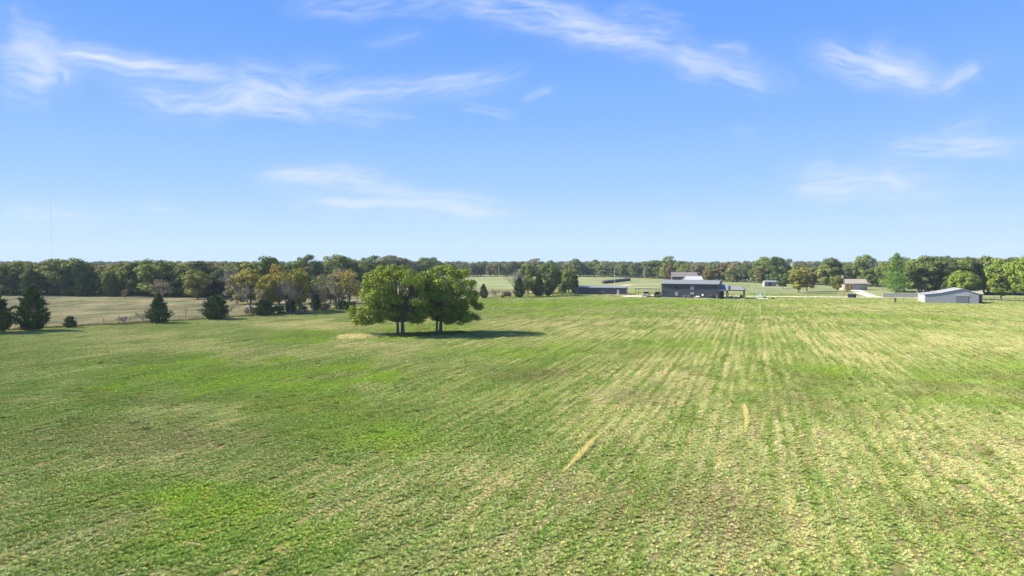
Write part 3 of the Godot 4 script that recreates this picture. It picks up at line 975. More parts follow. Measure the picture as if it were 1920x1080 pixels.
	tree_row([Vector2(-86, -206), Vector2(-66, -204), Vector2(-50, -212), Vector2(-42, -226)], 5.0, ["full0", "oak1", "airy1", "full2"], ["wood_green", "wood_olive", "wood_dark", "grey_leaf", "wood_yellow"], 8.5, 12.5, "from the left close behind the thin autumn trees", "green trees behind the autumn row")
	var low := [[-63.6, -165.0, 0.7], [-57.0, -166.5, 0.8], [-53.2, -172.5, 0.7], [-49.0, -179.5, 0.8], [-47.8, -186.5, 0.9], [-43.5, -184.5, 0.8]]
	for k in low.size():
		tree("undergrowth_bush", "bush", Vector2(low[k][0], low[k][1]), Vector3.ONE * low[k][2], ["grey_leaf", "wood_dark", "wood_olive"][k % 3], "bark", "low bush, %s from the left at the foot of the autumn row" % nth(k + 1), "undergrowth of the autumn row", -1.0, "bush")
	# the left wood behind the tan pasture
	var left := [Vector2(-250, -268), Vector2(-195, -262), Vector2(-140, -254), Vector2(-112, -246), Vector2(-88, -236)]
	tree_row(left, 6.0, ["oak0", "oak1", "oak2", "oak3", "full0"], ["wood_green", "wood_olive", "wood_green", "wood_dark"], 11.5, 15.2, "from the right along the front of the left wood", "edge trees of the left wood")
	var dark := [Vector2(-186, -256), Vector2(-178, -253), Vector2(-164, -253), Vector2(-158, -251), Vector2(-146, -250), Vector2(-121, -246), Vector2(-107, -241)]
	for k in dark.size():
		var p: Vector2 = dark[k]
		var s := rg.randf_range(1.0, 1.35)
		tree("cedar_tree", "cedar%d" % (rg.randi() % 3), p, Vector3(s * 1.1, s, s * 1.1), "cedar", "bark", "dark cedar, %s from the left along the foot of the left wood" % nth(k + 1), "cedars along the left wood")
	tree("leaning_tree", "oak1", Vector2(-107, -232), Vector3(0.85, 0.78, 0.85), "wood_olive", "bark", "yellow green spreading tree standing forward at the left wood's right end", "", 0.0)
	tree("bare_tree", "bare1", Vector2(-94, -230), Vector3(1.2, 1.15, 1.2), "grey_leaf", "grey_bark", "large leafless grey tree at the right end of the left wood", "", 1.0)
	tree("bare_tree", "bare0", Vector2(-88, -226), Vector3(1.1, 1.2, 1.1), "grey_leaf", "grey_bark", "leafless grey tree behind the single trunk bare tree", "", 3.0)
	var tones := [Color(.180, .235, .070), Color(.200, .255, .072), Color(.145, .200, .070), Color(.25, .27, .08), Color(.25, .23, .12)]
	wood_behind("left_wood", left, 4, 6.5, Vector2(-3, -9), 9.5, 14.2, "mass of treetops behind the front trees of the left wood", tones)
	# the wood that runs back behind the autumn row and the oaks
	var mid := [Vector2(-88, -236), Vector2(-80, -300), Vector2(-72, -400), Vector2(-64, -500), Vector2(-62, -590)]
	tree_row(mid, 9.5, ["oak0", "oak2", "oak4", "full1"], ["wood_green", "wood_dark", "wood_olive", "wood_green", "wood_dark", "wood_green", "grey_leaf"], 13.0, 18.0, "from the near end of the wood behind the oaks", "edge trees of the wood behind the oaks")
	wood_behind("middle_wood", mid, 4, 9.0, Vector2(-10, -3), 10.0, 14.0, "mass of treetops behind the autumn trees and the oaks", tones)
	# far wood beyond the pasture, bending nearer behind the house to the right
	var far := [Vector2(-62, -600), Vector2(0, -606), Vector2(75, -600), Vector2(112, -540), Vector2(132, -470), Vector2(152, -420), Vector2(178, -372), Vector2(205, -345)]
	tree_row(far, 10.0, ["oak0", "oak1", "oak2", "oak3", "oak4", "full2", "airy1", "full0", "bare1"], ["wood_green", "wood_dark", "wood_olive", "wood_green", "wood_dark", "russet", "grey_leaf"], 11.0, 18.5, "from the left along the far wood across the pasture", "edge trees of the far wood")
	wood_behind("far_wood", far, 4, 10.0, Vector2(5, -12), 8.5, 12.5, "mass of treetops of the far wood across the pasture", tones)
	wood_behind("distant_wood", [Vector2(-1000, -800), Vector2(-300, -1000), Vector2(300, -1000), Vector2(1000, -800)], 5, 11.0, Vector2(0, -70), 11.0, 15.5, "hazy tree line on the horizon", tones)
	# trees round the house and drive
	tree("orange_tree", "full1", Vector2(113.0, -392), Vector3(0.75, 0.8, 0.75), "russet", "bark", "round russet topped tree behind the grey house's right end", "", 0.0)
	tree("yard_tree", "full0", Vector2(120.5, -286.8), Vector3(0.92, 0.92, 0.92), "lawn_olive", "bark", "round olive tree on the lawn, nearer of the pair left of the tan garage", "", 0.0)
	tree("yard_tree", "full2", Vector2(130.8, -302.5), Vector3(0.85, 0.85, 0.85), "russet", "bark", "rust tinged tree behind the round olive lawn tree", "", 1.0)
	tree("yard_tree", "full1", Vector2(130.9, -329.5), Vector3(0.72, 0.66, 0.72), "wood_dark", "bark", "low dark green tree beside the grey shed on the lawn", "", 2.0)
	tree("yard_tree", "full0", Vector2(143.0, -300.0), Vector3(0.62, 0.62, 0.62), "wood_olive", "bark", "small lawn tree just left of the tan garage", "", 0.5)
	tree("red_shrub", "bush", Vector2(146.5, -296.0), Vector3(0.8, 1.15, 0.8), "russet", "bark", "rounded reddish shrub beside the tan garage", "", 0.5, "shrub")
	tree("yard_tree", "full2", Vector2(108.0, -470), Vector3(1.0, 1.05, 1.0), "russet", "bark", "brownish tree above the far brown roofed house", "", 0.8)
	# right of the drive
	tree("cypress_tree", "cypress", Vector2(156.1, -277.2), Vector3.ONE, "lime", "bark", "tall light green conical tree with loose tiers beside the white fence", "", 0.3)
	var right := [Vector2(164, -282), Vector2(182, -276), Vector2(200, -268), Vector2(225, -262)]
	tree_row(right, 5.0, ["oak0", "oak2", "oak3", "full0"], ["wood_green", "wood_green", "wood_dark", "bright"], 14.5, 16.5, "from the left in the wood behind the barn", "trees behind the white barn")
	wood_behind("right_wood", right, 3, 6.5, Vector2(3, -9), 14.0, 16.5, "mass of treetops behind the white barn's trees", [Color(.160, .220, .068), Color(.140, .195, .066), Color(.185, .24, .07)])
	tree("maple_tree", "full1", Vector2(156.5, -236), Vector3(1.05, 0.86, 1.05), "bright", "bark", "yellow green tree rising directly behind the white barn", "", 0.0)
	tree("maple_tree", "full0", Vector2(163.5, -228), Vector3(1.0, 1.22, 1.0), "bright", "bark", "tall yellow green tree right of the barn, nearest the reddish shed", "", 1.0)
	tree("maple_tree", "full2", Vector2(164.5, -218), Vector3(0.98, 1.28, 0.98), "bright", "bark", "tall bright tree with orange tinge near the right edge", "", 2.0)
	tree("maple_tree", "full1", Vector2(172.5, -220), Vector3(1.05, 1.32, 1.05), "bright", "bark", "bright green tree cut by the right edge of the picture", "", 3.0)
	# clump left of the long dark shed
	var cl := "clump of trees left of the long dark shed"
	tree("cedar_tree", "cedar0", Vector2(-10.0, -241.0), Vector3(0.6, 0.66, 0.6), "cedar", "bark", "small dark cedar just right of the oaks, leftmost of the clump", cl, 0.5)
	tree("leafless_shrub", "shrub_bare", Vector2(-5.8, -245.5), Vector3(1.3, 1.4, 1.3), "grey_leaf", "grey_bark", "grey brush thicket left of the clump of cedars", cl, 0.0, "shrub")
	tree("leafless_shrub", "bush", Vector2(-2.2, -244.6), Vector3(1.0, 0.95, 1.0), "grey_leaf", "grey_bark", "low grey green bush at the clump's left foot", cl, 0.0, "bush")
	tree("cedar_tree", "cedar1", Vector2(2.6, -248.2), Vector3(0.9, 0.98, 0.9), "cedar", "bark", "dark cedar below the grey leafless tree in the clump", cl, 0.9)
	tree("bare_tree", "bare1", Vector2(2.6, -257.0), Vector3(1.0, 1.05, 1.0), "grey_leaf", "grey_bark", "grey leafless tree rising over the cedar clump", cl, 2.0)
	tree("yard_tree", "airy1", Vector2(6.0, -255.0), Vector3(0.7, 0.75, 0.7), "wood_olive", "bark", "olive tree filling the middle of the cedar clump", cl, 2.0)
	tree("cedar_tree", "cedar2", Vector2(10.0, -255.9), Vector3(0.95, 1.18, 0.95), "cedar", "bark", "tall dark cedar in the middle of the clump", cl, 0.2)
	tree("yard_tree", "full1", Vector2(15.8, -264.0), Vector3(0.72, 1.0, 0.72), "wood_dark", "bark", "tall dark green tree right of the middle cedar", cl, 1.5)
	tree("cedar_tree", "cedar0", Vector2(13.8, -259.0), Vector3(0.7, 0.8, 0.7), "cedar", "bark", "dark cedar at the foot of the tall green clump tree", cl, 2.5)
	tree("yard_tree", "full2", Vector2(23.0, -276.0), Vector3(0.62, 0.82, 0.62), "wood_green", "bark", "pale green tree at the left end of the long dark shed", cl, 1.5)
	tree("cedar_tree", "cedar1", Vector2(25.8, -279.0), Vector3(0.7, 1.05, 0.7), "cedar", "bark", "ragged dark cedar behind the long shed's left corner", cl, 1.5)
	var back := [[6.5, -282, 13.0, "oak2", "wood_green", "tall oak behind the middle of the clump by the long shed"], [15.0, -286, 13.2, "oak3", "wood_green", "broad oak behind the right part of the clump by the long shed"], [24.0, -290, 12.8, "full0", "wood_olive", "olive oak rising behind the long shed's left end"], [20.0, -270, 6.5, "full2", "wood_dark", "low dark tree closing the gap between clump and long shed"]]
	for b in back:
		var s: float = b[2] / 13.5
		tree("oak_tree", b[3], Vector2(b[0], b[1]), Vector3(s * 0.9, s, s * 0.9), b[4], "bark", b[5], cl)
	# long grass left standing by the mower
	var r := RandomNumberGenerator.new()
	r.seed = 63
	var wisps := [[Vector2(3.0, -40.8), Vector2(6.5, -49.8), 900, "dry uncut strip of grass in the foreground field", 0.34], [Vector2(17.7, -51.4), Vector2(21.0, -60.8), 700, "dry uncut strip of grass right of the foreground strip", 0.30], [Vector2(32.2, -87.2), Vector2(36.3, -97.0), 500, "thin dry uncut strip farthest up the field", 0.28], [Vector2(9.5, -78.0), Vector2(11.8, -84.0), 160, "short faint uncut strip of dry grass in mid field", 0.2]]
	for w in wisps:
		var mb := Mb.new()
		mb.tinted = true
		var a: Vector2 = w[0]
		var b: Vector2 = w[1]
		var o := thing("uncut_strip", w[3], "grass", spot(a.x, a.y), 0, "uncut strips of dry grass")
		for i in w[2] * 3:
			var t := r.randf()
			var slim := sin(PI * clampf(t, 0.02, 0.98))
			var p := a.lerp(b, t) + Vector2(0.94, 0.34) * (r.randfn() * 0.075 * (0.4 + slim) + 0.12 * sin(t * 5.0))
			var hh: float = w[4] * (0.45 + 0.75 * slim) * r.randf_range(0.5, 1.15)
			var foot := Vector3(p.x - a.x, ground_y(p.x, p.y) - ground_y(a.x, a.y) - 0.01, p.y - a.y)
			var out := Vector3(r.randfn(), 0, r.randfn()) * 0.3
			var side := Vector3(r.randf_range(-1, 1), 0, r.randf_range(-1, 1)).normalized() * 0.012
			var f := r.randf_range(0.6, 1.0)
			mb.col = Color(f, f * r.randf_range(0.92, 1.05), f)
			mb.tri(foot - side, foot + Vector3(out.x, 1, out.z) * hh, foot + side)
		var blades := piece("blades", mb, M.straw, o)
		tag(blades, "", "", "", "stuff")
	# tall grass round the oak trunks
	var at := []
	var tint := []
	for i in 1200:
		var t := pow(r.randf(), 1.25)
		var p := Vector2(-28.0, -115.4).lerp(Vector2(-9.5, -122.4), t) + Vector2(r.randfn() * 0.9, r.randfn() * 1.1)
		var s := r.randf_range(2.5, 5.5)
		at.append(Transform3D(Basis(Vector3.UP, r.randf() * TAU).scaled(Vector3(0.9, s, 0.9)), Vector3(p.x, ground_y(p.x, p.y), p.y)))
		var dry := 1.0 - smoothstep(0.12, 0.42, t + r.randf_range(-0.1, 0.1))
		var c := Color(.17, .20, .06).lerp(Color(.82, .74, .48), dry)
		tint.append(c * r.randf_range(1.2, 1.7))
	scatter("tall_grass", "uncut tall grass around the oak trunks, straw coloured at its left end", "grass", [tuft_mesh(130, 16, 10, 0.10, Vector2(0.5, 0.5), 0.016), tuft_mesh(131, 16, 10, 0.10, Vector2(0.5, 0.5), 0.016)], M.grass, at, tint)
	# rough grass along the fence foot
	at = []
	tint = []
	for i in 900:
		var t := r.randf() * 2.0
		var p := Vector2(-100, -122).lerp(Vector2(-62.5, -159.2), t) if t < 1 else Vector2(-62.5, -159.2).lerp(Vector2(-45.8, -188.4), t - 1)
		p += Vector2(r.randfn(), r.randfn()) * 0.45
		at.append(Transform3D(Basis(Vector3.UP, r.randf() * TAU).scaled(Vector3(0.9, r.randf_range(2, 5), 0.9)), Vector3(p.x, ground_y(p.x, p.y), p.y)))
		tint.append(Color(.30, .25, .15).lerp(Color(.20, .22, .08), r.randf()) * r.randf_range(1.1, 1.6))
	scatter("rough_grass", "rough dry grass growing along the foot of the wire fence", "grass", [tuft_mesh(132, 16, 10, 0.10, Vector2(0.5, 0.5), 0.016)], M.grass, at, tint)

# ---------------------------------------------------------------- buildings (local: x along the front, -z into the depth, origin at the front left foot)
func ribbed(called: String, a: Vector3, b: Vector3, h: float, m: Material, parent: Node, out: Vector3) -> MeshInstance3D:
	# an upright sheet metal wall from a to b with standing ribs on its outer face
	var mb := Mb.new()
	var d := (b - a).normalized()
	var t := Transform3D(Basis(d, Vector3.UP, d.cross(Vector3.UP)), a)
	var l := a.distance_to(b)
	mb.box(Vector3(l / 2, h / 2, 0), Vector3(l, h, 0.12), t)
	var s := signf(out.dot(d.cross(Vector3.UP)))
	var n := int(l / 0.45)
	for i in n:
		mb.box(Vector3((i + 0.5) * l / n, h / 2, s * 0.072), Vector3(0.06, h - 0.004, 0.03), t)
	return piece(called, mb, m, parent)

func gable(called: String, pts: PackedVector2Array, at: Transform3D, m: Material, parent: Node) -> MeshInstance3D:
	var mb := Mb.new()
	mb.prism(pts, -0.06, 0.06, at)
	return piece(called, mb, m, parent)

func slab(called: String, p: Vector3, q: Vector3, r: Vector3, s: Vector3, thick: float, m: Material, parent: Node, ribs := 0.0) -> MeshInstance3D:
	# a roof plane through four corners (p-q is the eave), with raised seams from eave to ridge
	var mb := Mb.new()
	var n := (q - p).cross(s - p).normalized()
	if n.y < 0: n = -n
	var u := n * thick
	mb.quad(p + u, q + u, r + u, s + u); mb.quad(s, r, q, p)
	mb.quad(p, q, q + u, p + u); mb.quad(q, r, r + u, q + u); mb.quad(r, s, s + u, r + u); mb.quad(s, p, p + u, s + u)
	if ribs > 0:
		var k := int(p.distance_to(q) / ribs)
		for i in k:
			var a := p.lerp(q, (i + 0.5) / k) + u
			var b := s.lerp(r, (i + 0.5) / k) + u
			var e := (q - p).normalized() * 0.03
			mb.quad(a - e, b - e, b - e + n * 0.04, a - e + n * 0.04)
			mb.quad(a + e, b + e, b + e + n * 0.04, a + e + n * 0.04)
			mb.quad(a - e + n * 0.04, b - e + n * 0.04, b + e + n * 0.04, a + e + n * 0.04)
	return piece(called, mb, m, parent)

func window(c: Vector2, s: Vector2, parent: Node, fm: Material, gm: Material, bars := 1, z := 0.10):
	var w := Mb.new()
	w.box(Vector3(c.x, c.y + s.y / 2 - 0.04, z), Vector3(s.x, 0.08, 0.1))
	w.box(Vector3(c.x, c.y - s.y / 2 + 0.04, z), Vector3(s.x + 0.1, 0.08, 0.14))
	for k in [-1, 1]:
		w.box(Vector3(c.x + k * (s.x / 2 - 0.04), c.y, z), Vector3(0.08, s.y - 0.16, 0.1))
	for k in bars:
		w.box(Vector3(c.x, c.y - s.y / 2 + s.y * (k + 1) / (bars + 1), z), Vector3(s.x - 0.16, 0.06, 0.08))
	var o := piece("window", w, fm, parent)
	bx("pane", Vector3(c.x, c.y, z - 0.02), Vector3(s.x - 0.14, s.y - 0.14, 0.02), gm, o)

func leg(x: float, z: float, h: float, w: float, m: Material, parent: Node, called := "post"):
	bx(called, Vector3(x, h / 2 - 0.15, z), Vector3(w, h + 0.3, w), m, parent)

func make_house():
	var a := deg_to_rad(23.0)
	var h := thing("metal_house", "two storey dark grey metal house with pale metal roof and four windows", "house", Vector3(54.4, 0, -248.2), -a)
	var L := 19.9
	var D := 11.0
	var E := 5.1
	var R := 6.3
	bx("foundation", Vector3(L / 2, -0.05, -D / 2), Vector3(L + 0.2, 0.4, D + 0.2), M.concrete, h)
	ribbed("wall", Vector3(0, 0.16, 0), Vector3(L, 0.16, 0), E - 0.2, M.slate_wall, h, Vector3(0, 0, 1))
	ribbed("wall", Vector3(0, 0.16, -D), Vector3(L, 0.16, -D), E - 0.2, M.slate_wall, h, Vector3(0, 0, -1))
	for x in [0.07, L - 0.07]:
		gable("wall", PackedVector2Array([Vector2(0.07, 0.16), Vector2(D - 0.07, 0.16), Vector2(D - 0.07, E - 0.1), Vector2(D / 2, R - 0.12), Vector2(0.07, E - 0.1)]), Transform3D(Basis(Vector3(0, 0, -1), Vector3.UP, Vector3(1, 0, 0)), Vector3(x, 0, 0)), M.slate_wall, h)
	var rf := slab("roof_panel", Vector3(-0.25, E - 0.06, 0.35), Vector3(L + 0.25, E - 0.06, 0.35), Vector3(L + 0.25, R, -D / 2), Vector3(-0.25, R, -D / 2), 0.1, M.metal_roof, h, 0.9)
	slab("roof_panel", Vector3(-0.25, E - 0.06, -D - 0.35), Vector3(L + 0.25, E - 0.06, -D - 0.35), Vector3(L + 0.25, R, -D / 2 - 0.01), Vector3(-0.25, R, -D / 2 - 0.01), 0.1, M.metal_roof, h, 0.9)
	bx("ridge_cap", Vector3(L / 2, R + 0.11, -D / 2), Vector3(L + 0.5, 0.06, 0.35), M.metal_roof, rf)
	bx("gutter", Vector3(L / 2, E - 0.14, 0.43), Vector3(L + 0.5, 0.16, 0.14), M.slate_trim, rf)
	window(Vector2(5.4, 1.55), Vector2(1.0, 1.25), h, M.white, M.pale_glass)
	window(Vector2(10.9, 1.75), Vector2(1.1, 0.85), h, M.white, M.pale_glass)
	window(Vector2(10.9, 3.75), Vector2(1.1, 1.2), h, M.white, M.pale_glass)
	window(Vector2(5.4, 3.7), Vector2(1.0, 0.75), h, M.slate_trim, M.glass, 0)
	bx("wall_vent", Vector3(16.0, 4.05, 0.16), Vector3(0.75, 0.16, 0.12), M.slate_trim, h)
	bx("wall_lamp", Vector3(0.9, 2.1, 0.18), Vector3(0.7, 0.25, 0.2), M.slate_trim, h)
	var shelf := bx("hose_shelf", Vector3(17.3, 1.25, 0.28), Vector3(0.95, 0.22, 0.35), M.cedar_wood, h)
	bx("shelf_cover", Vector3(17.3, 1.5, 0.24), Vector3(0.95, 0.12, 0.25), M.slate_trim, shelf)
	var pipe := Mb.new()
	pipe.tube([Vector3(19.5, 0, 0.2), Vector3(19.5, 1.4, 0.2)], [0.07, 0.07], 8)
	piece("downpipe", pipe, M.white, h)
	# porch on the right end
	var pr := slab("porch_roof", Vector3(L + 0.1, 2.9, 0.2), Vector3(L + 3.4, 2.9, 0.2), Vector3(L + 3.0, 4.9, -4.6), Vector3(L + 0.1, 4.9, -4.6), 0.1, M.metal_roof, h, 0.7)
	bx("fascia", Vector3(L + 1.75, 2.82, 0.22), Vector3(3.3, 0.18, 0.08), M.slate_trim, pr)
	bx("porch_wall", Vector3(L + 0.95, 1.4, -2.2), Vector3(1.6, 2.7, 0.15), M.cedar_wood, h)
	bx("door", Vector3(L + 1.0, 1.1, -2.1), Vector3(0.95, 2.1, 0.08), M.slate_trim, h)
	leg(L + 3.1, 0.0, 2.85, 0.16, M.cedar_wood, h)
	# air conditioning units and other things along the front
	for k in 2:
		var u := thing("air_conditioner", ["grey air conditioning unit against the house, left of two", "grey air conditioning unit against the house, right of two"][k], "air conditioner", h.transform * Vector3(8.3 + 1.55 * k, 0, 0.95), -a, "air conditioning units")
		bx("casing", Vector3(0, 0.5, 0), Vector3(0.95, 1.0, 0.95), M.door_grey, u)
		bx("lid", Vector3(0, 1.04, 0), Vector3(1.0, 0.07, 1.0), M.steel, u)
		for i in 5:
			bx("louvre", Vector3(0, 0.18 + 0.16 * i, 0.49), Vector3(0.85, 0.05, 0.04), M.steel, u)
	var tank := thing("white_tank", "white horizontal tank on feet against the house front", "tank", h.transform * Vector3(13.1, 0, 0.9), -a)
	var tb := Mb.new()
	tb.lathe([Vector2(0.02, -0.75), Vector2(0.25, -0.7), Vector2(0.36, -0.5), Vector2(0.36, 0.5), Vector2(0.25, 0.7), Vector2(0.02, 0.75)], 14, Transform3D(Basis(Vector3(0, 1, 0), Vector3(1, 0, 0), Vector3(0, 0, -1)), Vector3(0, 0.55, 0)))
	piece("shell", tb, M.white, tank)
	for x in [-0.45, 0.45]:
		bx("foot", Vector3(x, 0.12, 0), Vector3(0.1, 0.26, 0.5), M.steel, tank)
	var dish := thing("satellite_dish", "small white satellite dish on a pole by the house wall", "satellite dish", h.transform * Vector3(14.6, 0, 0.7), -a)
	var db := Mb.new()
	db.lathe([Vector2(0.0, 0.0), Vector2(0.2, 0.03), Vector2(0.36, 0.11), Vector2(0.36, 0.13), Vector2(0.0, 0.04)], 14, Transform3D(Basis(Vector3(1, 0, 0), deg_to_rad(62)), Vector3(0, 1.25, 0.05)))
	piece("reflector", db, M.white, dish)
	var dp := Mb.new()
	dp.tube([Vector3(0, -0.1, 0), Vector3(0, 1.25, 0)], [0.03, 0.03], 6)
	piece("pole", dp, M.steel, dish)
	var bin := thing("planter_box", "low white planter box beside the white tank", "planter", h.transform * Vector3(12.0, 0, 0.7), -a)
	bx("tub", Vector3(0, 0.3, 0), Vector3(0.45, 0.6, 0.45), M.white, bin)
	bx("rim", Vector3(0, 0.63, 0), Vector3(0.52, 0.06, 0.52), M.white, bin)
	# free standing patio cover to the right
	var p := thing("patio_cover", "open patio shelter with pale hipped metal roof beside the grey house", "shelter", Vector3(75.6, 0, -241.2), -a)
	var W := 6.2
	var Q := 5.4
	var B := 2.95
	var T := 4.35
	bx("slab", Vector3(W / 2, 0.0, -Q / 2), Vector3(W + 0.6, 0.3, Q + 0.6), M.concrete, p)
	for x in [0.25, W - 0.25]:
		for z in [-0.25, -Q + 0.25]:
			leg(x, z, B, 0.28, M.slate_trim, p)
	bx("beam", Vector3(W / 2, B + 0.0, -0.25), Vector3(W, 0.26, 0.2), M.slate_trim, p)
	bx("beam", Vector3(W / 2, B + 0.0, -Q + 0.25), Vector3(W, 0.26, 0.2), M.slate_trim, p)
	for x in [0.25, W - 0.25]:
		bx("beam", Vector3(x, B, -Q / 2), Vector3(0.2, 0.24, Q - 0.7), M.slate_trim, p)
	slab("roof_panel", Vector3(-0.3, B + 0.14, 0.3), Vector3(W + 0.3, B + 0.14, 0.3), Vector3(W - 1.4, T, -Q / 2), Vector3(0.5, T, -Q / 2), 0.07, M.metal_roof, p, 0.7)
	slab("roof_panel", Vector3(-0.3, B + 0.14, -Q - 0.3), Vector3(W + 0.3, B + 0.14, -Q - 0.3), Vector3(W - 1.4, T, -Q / 2 - 0.01), Vector3(0.5, T, -Q / 2 - 0.01), 0.07, M.metal_roof, p, 0.7)
	slab("roof_panel", Vector3(W + 0.3, B + 0.14, 0.29), Vector3(W + 0.3, B + 0.14, -Q - 0.29), Vector3(W - 1.39, T, -Q / 2 - 0.02), Vector3(W - 1.39, T, -Q / 2 + 0.02), 0.07, M.metal_roof, p)
	var tbl := thing("patio_table", "dark dining table under the patio shelter", "table", p.transform * Vector3(1.9, 0.15, -1.6), -a)
	bx("top", Vector3(0, 0.74, 0), Vector3(2.0, 0.07, 1.0), M.dark_steel, tbl)
	for x in [-0.85, 0.85]:
		for z in [-0.4, 0.4]:
			bx("leg", Vector3(x, 0.35, z), Vector3(0.07, 0.7, 0.07), M.dark_steel, tbl)
	for k in 3:
		var ch := thing("patio_chair", ["dark patio chair left of the table", "dark patio chair in front of the table", "dark patio chair right of the table"][k], "chair", p.transform * Vector3([0.45, 1.9, 3.35][k], 0.15, [-1.6, -0.7, -1.6][k]), -a + [1.57, 3.14, -1.57][k], "patio chairs")
		bx("seat", Vector3(0, 0.44, 0), Vector3(0.5, 0.06, 0.5), M.dark_steel, ch)
		bx("backrest", Vector3(0, 0.72, -0.23), Vector3(0.5, 0.5, 0.05), M.dark_steel, ch)
		for x in [-0.21, 0.21]:
			for z in [-0.21, 0.21]:
				bx("leg", Vector3(x, 0.2, z), Vector3(0.04, 0.42, 0.04), M.dark_steel, ch)
	var gr := thing("barbecue", "dark barbecue standing at the right posts of the patio shelter", "barbecue", p.transform * Vector3(5.2, 0.15, -0.75), -a)
	bx("cart", Vector3(0, 0.42, 0), Vector3(1.0, 0.7, 0.55), M.dark_steel, gr)
	var lid := Mb.new()
	lid.lathe([Vector2(0.02, -0.5), Vector2(0.3, -0.48), Vector2(0.3, 0.48), Vector2(0.02, 0.5)], 12, Transform3D(Basis(Vector3(0, 1, 0), Vector3(1, 0, 0), Vector3(0, 0, -1)), Vector3(0, 0.88, 0)))
	piece("lid", lid, M.dark_steel, gr)
	bx("side_shelf", Vector3(0.72, 0.76, 0), Vector3(0.4, 0.05, 0.5), M.dark_steel, gr)
	# slab and frame further right
	var sl := Mb.new()
	sl.box(Vector3(0, 0.05, 0), Vector3(6.4, 0.3, 3.0))
	var pad := piece("concrete_pad", sl, M.concrete, self)
	pad.position = Vector3(87.0, 0, -240.5)
	pad.rotation.y = -a
	tag(pad, "white concrete pad on the grass right of the patio shelter", "pad", "", "structure")
	var fr := thing("swing_frame", "pale mint metal frame standing on the white concrete pad", "frame", Vector3(88.0, 0.2, -241.0), -a)
	for x in [-1.3, 1.3]:
		for z in [-0.7, 0.7]:
			var fb := Mb.new()
			fb.tube([Vector3(x, 0, z), Vector3(x, 2.5, z * 0.6)], [0.06, 0.06], 6)
			piece("leg", fb, M.mint, fr)
		bx("cross_bar", Vector3(x, 2.5, 0), Vector3(0.1, 0.1, 0.9), M.mint, fr)
	bx("top_bar", Vector3(0, 2.55, 0), Vector3(2.8, 0.1, 0.1), M.mint, fr)
	bx("panel", Vector3(-0.5, 1.0, -0.6), Vector3(1.1, 1.2, 0.06), M.mint, fr)
	var cb := thing("storage_box", "black storage box at the foot of the mint frame", "box", Vector3(89.0, 0.2, -240.0), -a)
	bx("body", Vector3(0, 0.3, 0), Vector3(0.7, 0.6, 0.5), M.dark_steel, cb)
	bx("lid", Vector3(0, 0.63, 0), Vector3(0.76, 0.07, 0.56), M.dark_steel, cb)
	var pt := thing("fire_bowl", "low black fire bowl at the right end of the concrete pad", "fire bowl", Vector3(91.5, 0, -239.0), 0)
	var fbm := Mb.new()
	fbm.lathe([Vector2(0.15, 0.0), Vector2(0.4, 0.12), Vector2(0.55, 0.4), Vector2(0.5, 0.4), Vector2(0.3, 0.16), Vector2(0.0, 0.12)], 12)
	piece("bowl", fbm, M.dark_steel, pt)
	for k in 3:
		bx("foot", Vector3(cos(k * 2.1) * 0.3, 0.05, sin(k * 2.1) * 0.3), Vector3(0.06, 0.14, 0.06), M.dark_steel, pt)
	# carport at the left end, with a truck and a car
	var c := thing("carport", "flat tan roofed carport on posts left of the grey house", "carport", Vector3(45.8, 0, -254.0), -a)
	bx("roof", Vector3(4.1, 3.2, -3.0), Vector3(8.6, 0.14, 6.2), M.tan_roof, c)
	for x in [0.1, 7.8]:
		for z in [-0.2, -5.8]:
			leg(x, z, 3.13, 0.12, M.dark_steel, c)
	bx("beam", Vector3(4.1, 3.05, -0.2), Vector3(8.4, 0.16, 0.1), M.dark_steel, c)
	vehicle("pickup_truck", "silver blue pickup truck parked facing the field beside the grey house", "truck", Vector3(50.2, 0.03, -254.4), -a, M.silver_paint, true)
	vehicle("parked_car", "dark red sport utility car parked behind the grey house's left corner", "car", Vector3(54.2, 0.03, -253.6), -a, M.dark_paint, false)

